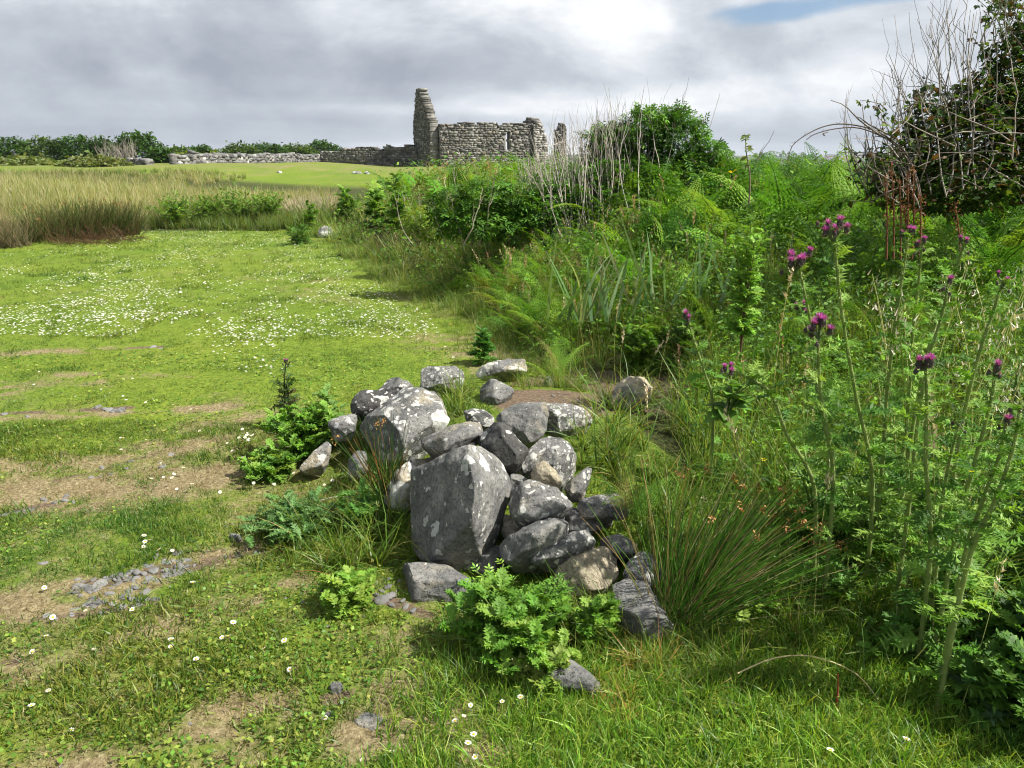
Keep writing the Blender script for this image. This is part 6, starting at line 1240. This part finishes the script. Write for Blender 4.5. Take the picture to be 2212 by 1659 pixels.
def far_side():
    m, nt, N, L = newmat('sea_water'); p = N('ShaderNodeBsdfPrincipled'); p.inputs['Base Color'].default_value = (.05, .08, .10, 1); p.inputs['Roughness'].default_value = .35; p.inputs['Specular IOR Level'].default_value = .6
    tc = N('ShaderNodeNewGeometry'); n_ = N('ShaderNodeTexNoise'); n_.inputs['Scale'].default_value = .4; n_.inputs['Detail'].default_value = 6; L(tc.outputs['Position'], n_.inputs['Vector']); bp = N('ShaderNodeBump'); bp.inputs['Distance'].default_value = .3; L(n_.outputs['Fac'], bp.inputs['Height']); L(bp.outputs[0], p.inputs['Normal']); o_ = N('ShaderNodeOutputMaterial'); L(p.outputs[0], o_.inputs['Surface'])
    R = 2600.0; o = mesh_from('sea', [(-R, -R, -11), (R, -R, -11), (R, R, -11), (-R, R, -11)], np.array([[0, 1, 2, 3]]), mat=m); tag(o, kind='structure')
    # far shore
    xs = np.linspace(-200, 1500, 160); ys = np.linspace(940, 1500, 40); X, Y = np.meshgrid(xs, ys)
    Z = -12.5 + 22.5 * smooth((Y - 945) / 330) * (.85 + .18 * fbm(X / 160, Y / 160, 0, 801, 3)) * smooth((X + 200) / 260) * (1 - smooth((Y - 1380) / 120) * .5)
    idx = np.arange(X.size).reshape(X.shape); F = np.stack([idx[:-1, :-1], idx[:-1, 1:], idx[1:, 1:], idx[1:, :-1]], -1).reshape(-1, 4); w = smooth((fbm(X / 60, Y / 60, 0, 803, 3) + .1) * 3)[..., None]
    C = np.array([.04, .065, .04]) * (1 - w) + np.array([.08, .10, .06]) * w; o = mesh_from('hills', np.stack([X, Y, Z], -1).reshape(-1, 3), F, C.reshape(-1, 3), vcmat('far_land', .9, 0, 1, .3, .02), smooth_sh=True); tag(o, kind='structure')
    def hz(x, y): return float(-12.5 + 22.5 * smooth((y - 945) / 330) * (.85 + .18 * fbm(x / 160, y / 160, 0, 801, 3)) * smooth((x + 200) / 260))
    rg = rng_(810)
    def house(x, y, w, d, h, rot, wall, roof):
        b = Batch(); r_ = Batch(); wn = Batch(); ca, sa = math.cos(rot), math.sin(rot); z = hz(x, y) - 1
        def tr(V): V = np.asarray(V, float); return np.stack([x + V[:, 0] * ca - V[:, 1] * sa, y + V[:, 0] * sa + V[:, 1] * ca, z + V[:, 2]], -1)
        H = h + 1; w2, d2, rh = w / 2, d / 2, d * .38
        b.raw(tr([(-w2, -d2, 0), (w2, -d2, 0), (w2, d2, 0), (-w2, d2, 0), (-w2, -d2, H), (w2, -d2, H), (w2, d2, H), (-w2, d2, H), (-w2, 0, H + rh), (w2, 0, H + rh)]), [(0, 1, 5), (0, 5, 4), (1, 2, 6), (1, 6, 5), (2, 3, 7), (2, 7, 6), (3, 0, 4), (3, 4, 7), (5, 6, 9), (7, 4, 8)], wall)
        e = .35; r_.raw(tr([(-w2 - e, -d2 - e, H - .1), (w2 + e, -d2 - e, H - .1), (w2 + e, 0, H + rh + .15), (-w2 - e, 0, H + rh + .15), (w2 + e, d2 + e, H - .1), (-w2 - e, d2 + e, H - .1)]), [(0, 1, 2), (0, 2, 3), (3, 2, 4), (3, 4, 5)], roof)
        for i in range(max(2, int(w / 4))):
            for k in range(max(1, int(h / 3))):
                cx_ = -w2 + w * (i + .5) / max(2, int(w / 4)); zz = 1.9 + 3 * k; wn.raw(tr([(cx_ - .6, -d2 - .04, zz), (cx_ + .6, -d2 - .04, zz), (cx_ + .6, -d2 - .04, zz + 1.3), (cx_ - .6, -d2 - .04, zz + 1.3)]), [(0, 1, 2), (0, 2, 3)], (.08, .09, .11))
        return b, r_, wn, z
    W = [((.5, .5, .48), 'white'), ((.46, .42, .33), 'cream'), ((.34, .33, .32), 'grey'), ((.38, .29, .25), 'pinkish'), ((.52, .5, .44), 'ivory')]; RF = [((.10, .10, .12), 'slate'), ((.14, .10, .09), 'brown'), ((.16, .16, .17), 'grey')]
    vm = vcmat('painted_render', .8, 0, 1, .08, .3)
    for i in range(34):
        u = 1738 + 150 * (i / 34) + rg.uniform(-4, 4); y = [970, 1000, 1040, 1090, 1150][i % 5] + rg.uniform(-10, 10); x = (u - CU) / FOC * y * .985; wl, rf = W[int(rg.integers(5))], RF[int(rg.integers(3))]
        w_, h_ = rg.uniform(10, 26), rg.choice([5, 6, 8, 9]); wb, rb, wnb, z = house(x, y, w_, rg.uniform(8, 12), h_, rg.normal(0, .3), wl[0], rf[0])
        side = ['by the water', 'one row up from the water', 'in the middle rows', 'high on the slope', 'in the top row'][i % 5]
        t = empty('house', (x, y, z), '%s house with %s roof %s of the far town, number' % (wl[1], rf[1], side), 'house', 'houses of the far town'); t['label'] = '%s house, %s roof, %s of the town across the water' % (wl[1], rf[1], side)
        wb.build('wall', vm, t); rb.build('roof', vm, t); wnb.build('window', vm, t)
    # spire
    y = 1120.0; x = (1846 - 10 - CU + 110) / FOC * y * .985; x = (1846 - CU) / FOC * y * .99; z = hz(x, y); t = empty('church', (x, y, z), 'dark church with a pointed spire standing above the far town', 'church')
    b = Batch(); s = 3.2; b.raw([(x - s, y - s, z - 2), (x + s, y - s, z - 2), (x + s, y + s, z - 2), (x - s, y + s, z - 2), (x - s, y - s, z + 13), (x + s, y - s, z + 13), (x + s, y + s, z + 13), (x - s, y + s, z + 13)], [(0, 1, 5), (0, 5, 4), (1, 2, 6), (1, 6, 5), (2, 3, 7), (2, 7, 6), (3, 0, 4), (3, 4, 7)], (.16, .15, .15)); b.build('tower', vm, t)
    b = Batch(); s = 3.4; b.raw([(x - s, y - s, z + 13), (x + s, y - s, z + 13), (x + s, y + s, z + 13), (x - s, y + s, z + 13), (x, y, z + 27)], [(0, 1, 4), (1, 2, 4), (2, 3, 4), (3, 0, 4)], (.12, .13, .15)); b.build('spire', vm, t)
    # tree belts of the far shore
    b = Batch(); lt = leaf_tpl(W3, .9, .1, .1, 1); n = 2600; x = rg.uniform(380, 1000, n); y = rg.choice([1010, 1075, 1130, 1200, 1270], n) + rg.normal(0, 12, n); k = vnoise(x / 30, y / 20, 0, 820) > -.1; x, y = x[k], y[k]; z = np.array([hz(a, c) for a, c in zip(x, y)]) + rg.uniform(0, 5, len(x)); b.inst(lt, rots(rg, len(x), .8, (6, 6, 6), sj=.3), np.stack([x, y, z], -1), tints(rg, len(x), [(.04, .08, .03), (.06, .11, .04)])); o = b.build('far_woods', M_LEAF); tag(o, 'woods on the low hills across the water', 'woods', kind='stuff')
far_side()

# ---------------------------------------------------------------- haze
def haze():
    bm = bmesh.new(); bmesh.ops.create_cube(bm, size=1)
    x0, x1, y0, y1, z0, z1 = -2700, 2700, -2700, 2700, -17, 45
    for v in bm.verts: v.co = ((x0 + x1) / 2 + v.co.x * (x1 - x0), (y0 + y1) / 2 + v.co.y * (y1 - y0), (z0 + z1) / 2 + v.co.z * (z1 - z0))
    me = bpy.data.meshes.new('haze'); bm.to_mesh(me); bm.free(); o = bpy.data.objects.new('haze', me); COL.objects.link(o); tag(o, 'thin sea haze that pales the far shore', 'haze', kind='stuff')
    m, nt, N, L = newmat('haze'); v = N('ShaderNodeVolumePrincipled'); v.inputs['Color'].default_value = (.80, .88, 1.0, 1); v.inputs['Density'].default_value = .00015; v.inputs['Anisotropy'].default_value = .2
    ou = N('ShaderNodeOutputMaterial'); L(v.outputs[0], ou.inputs['Volume']); me.materials.append(m)
haze()
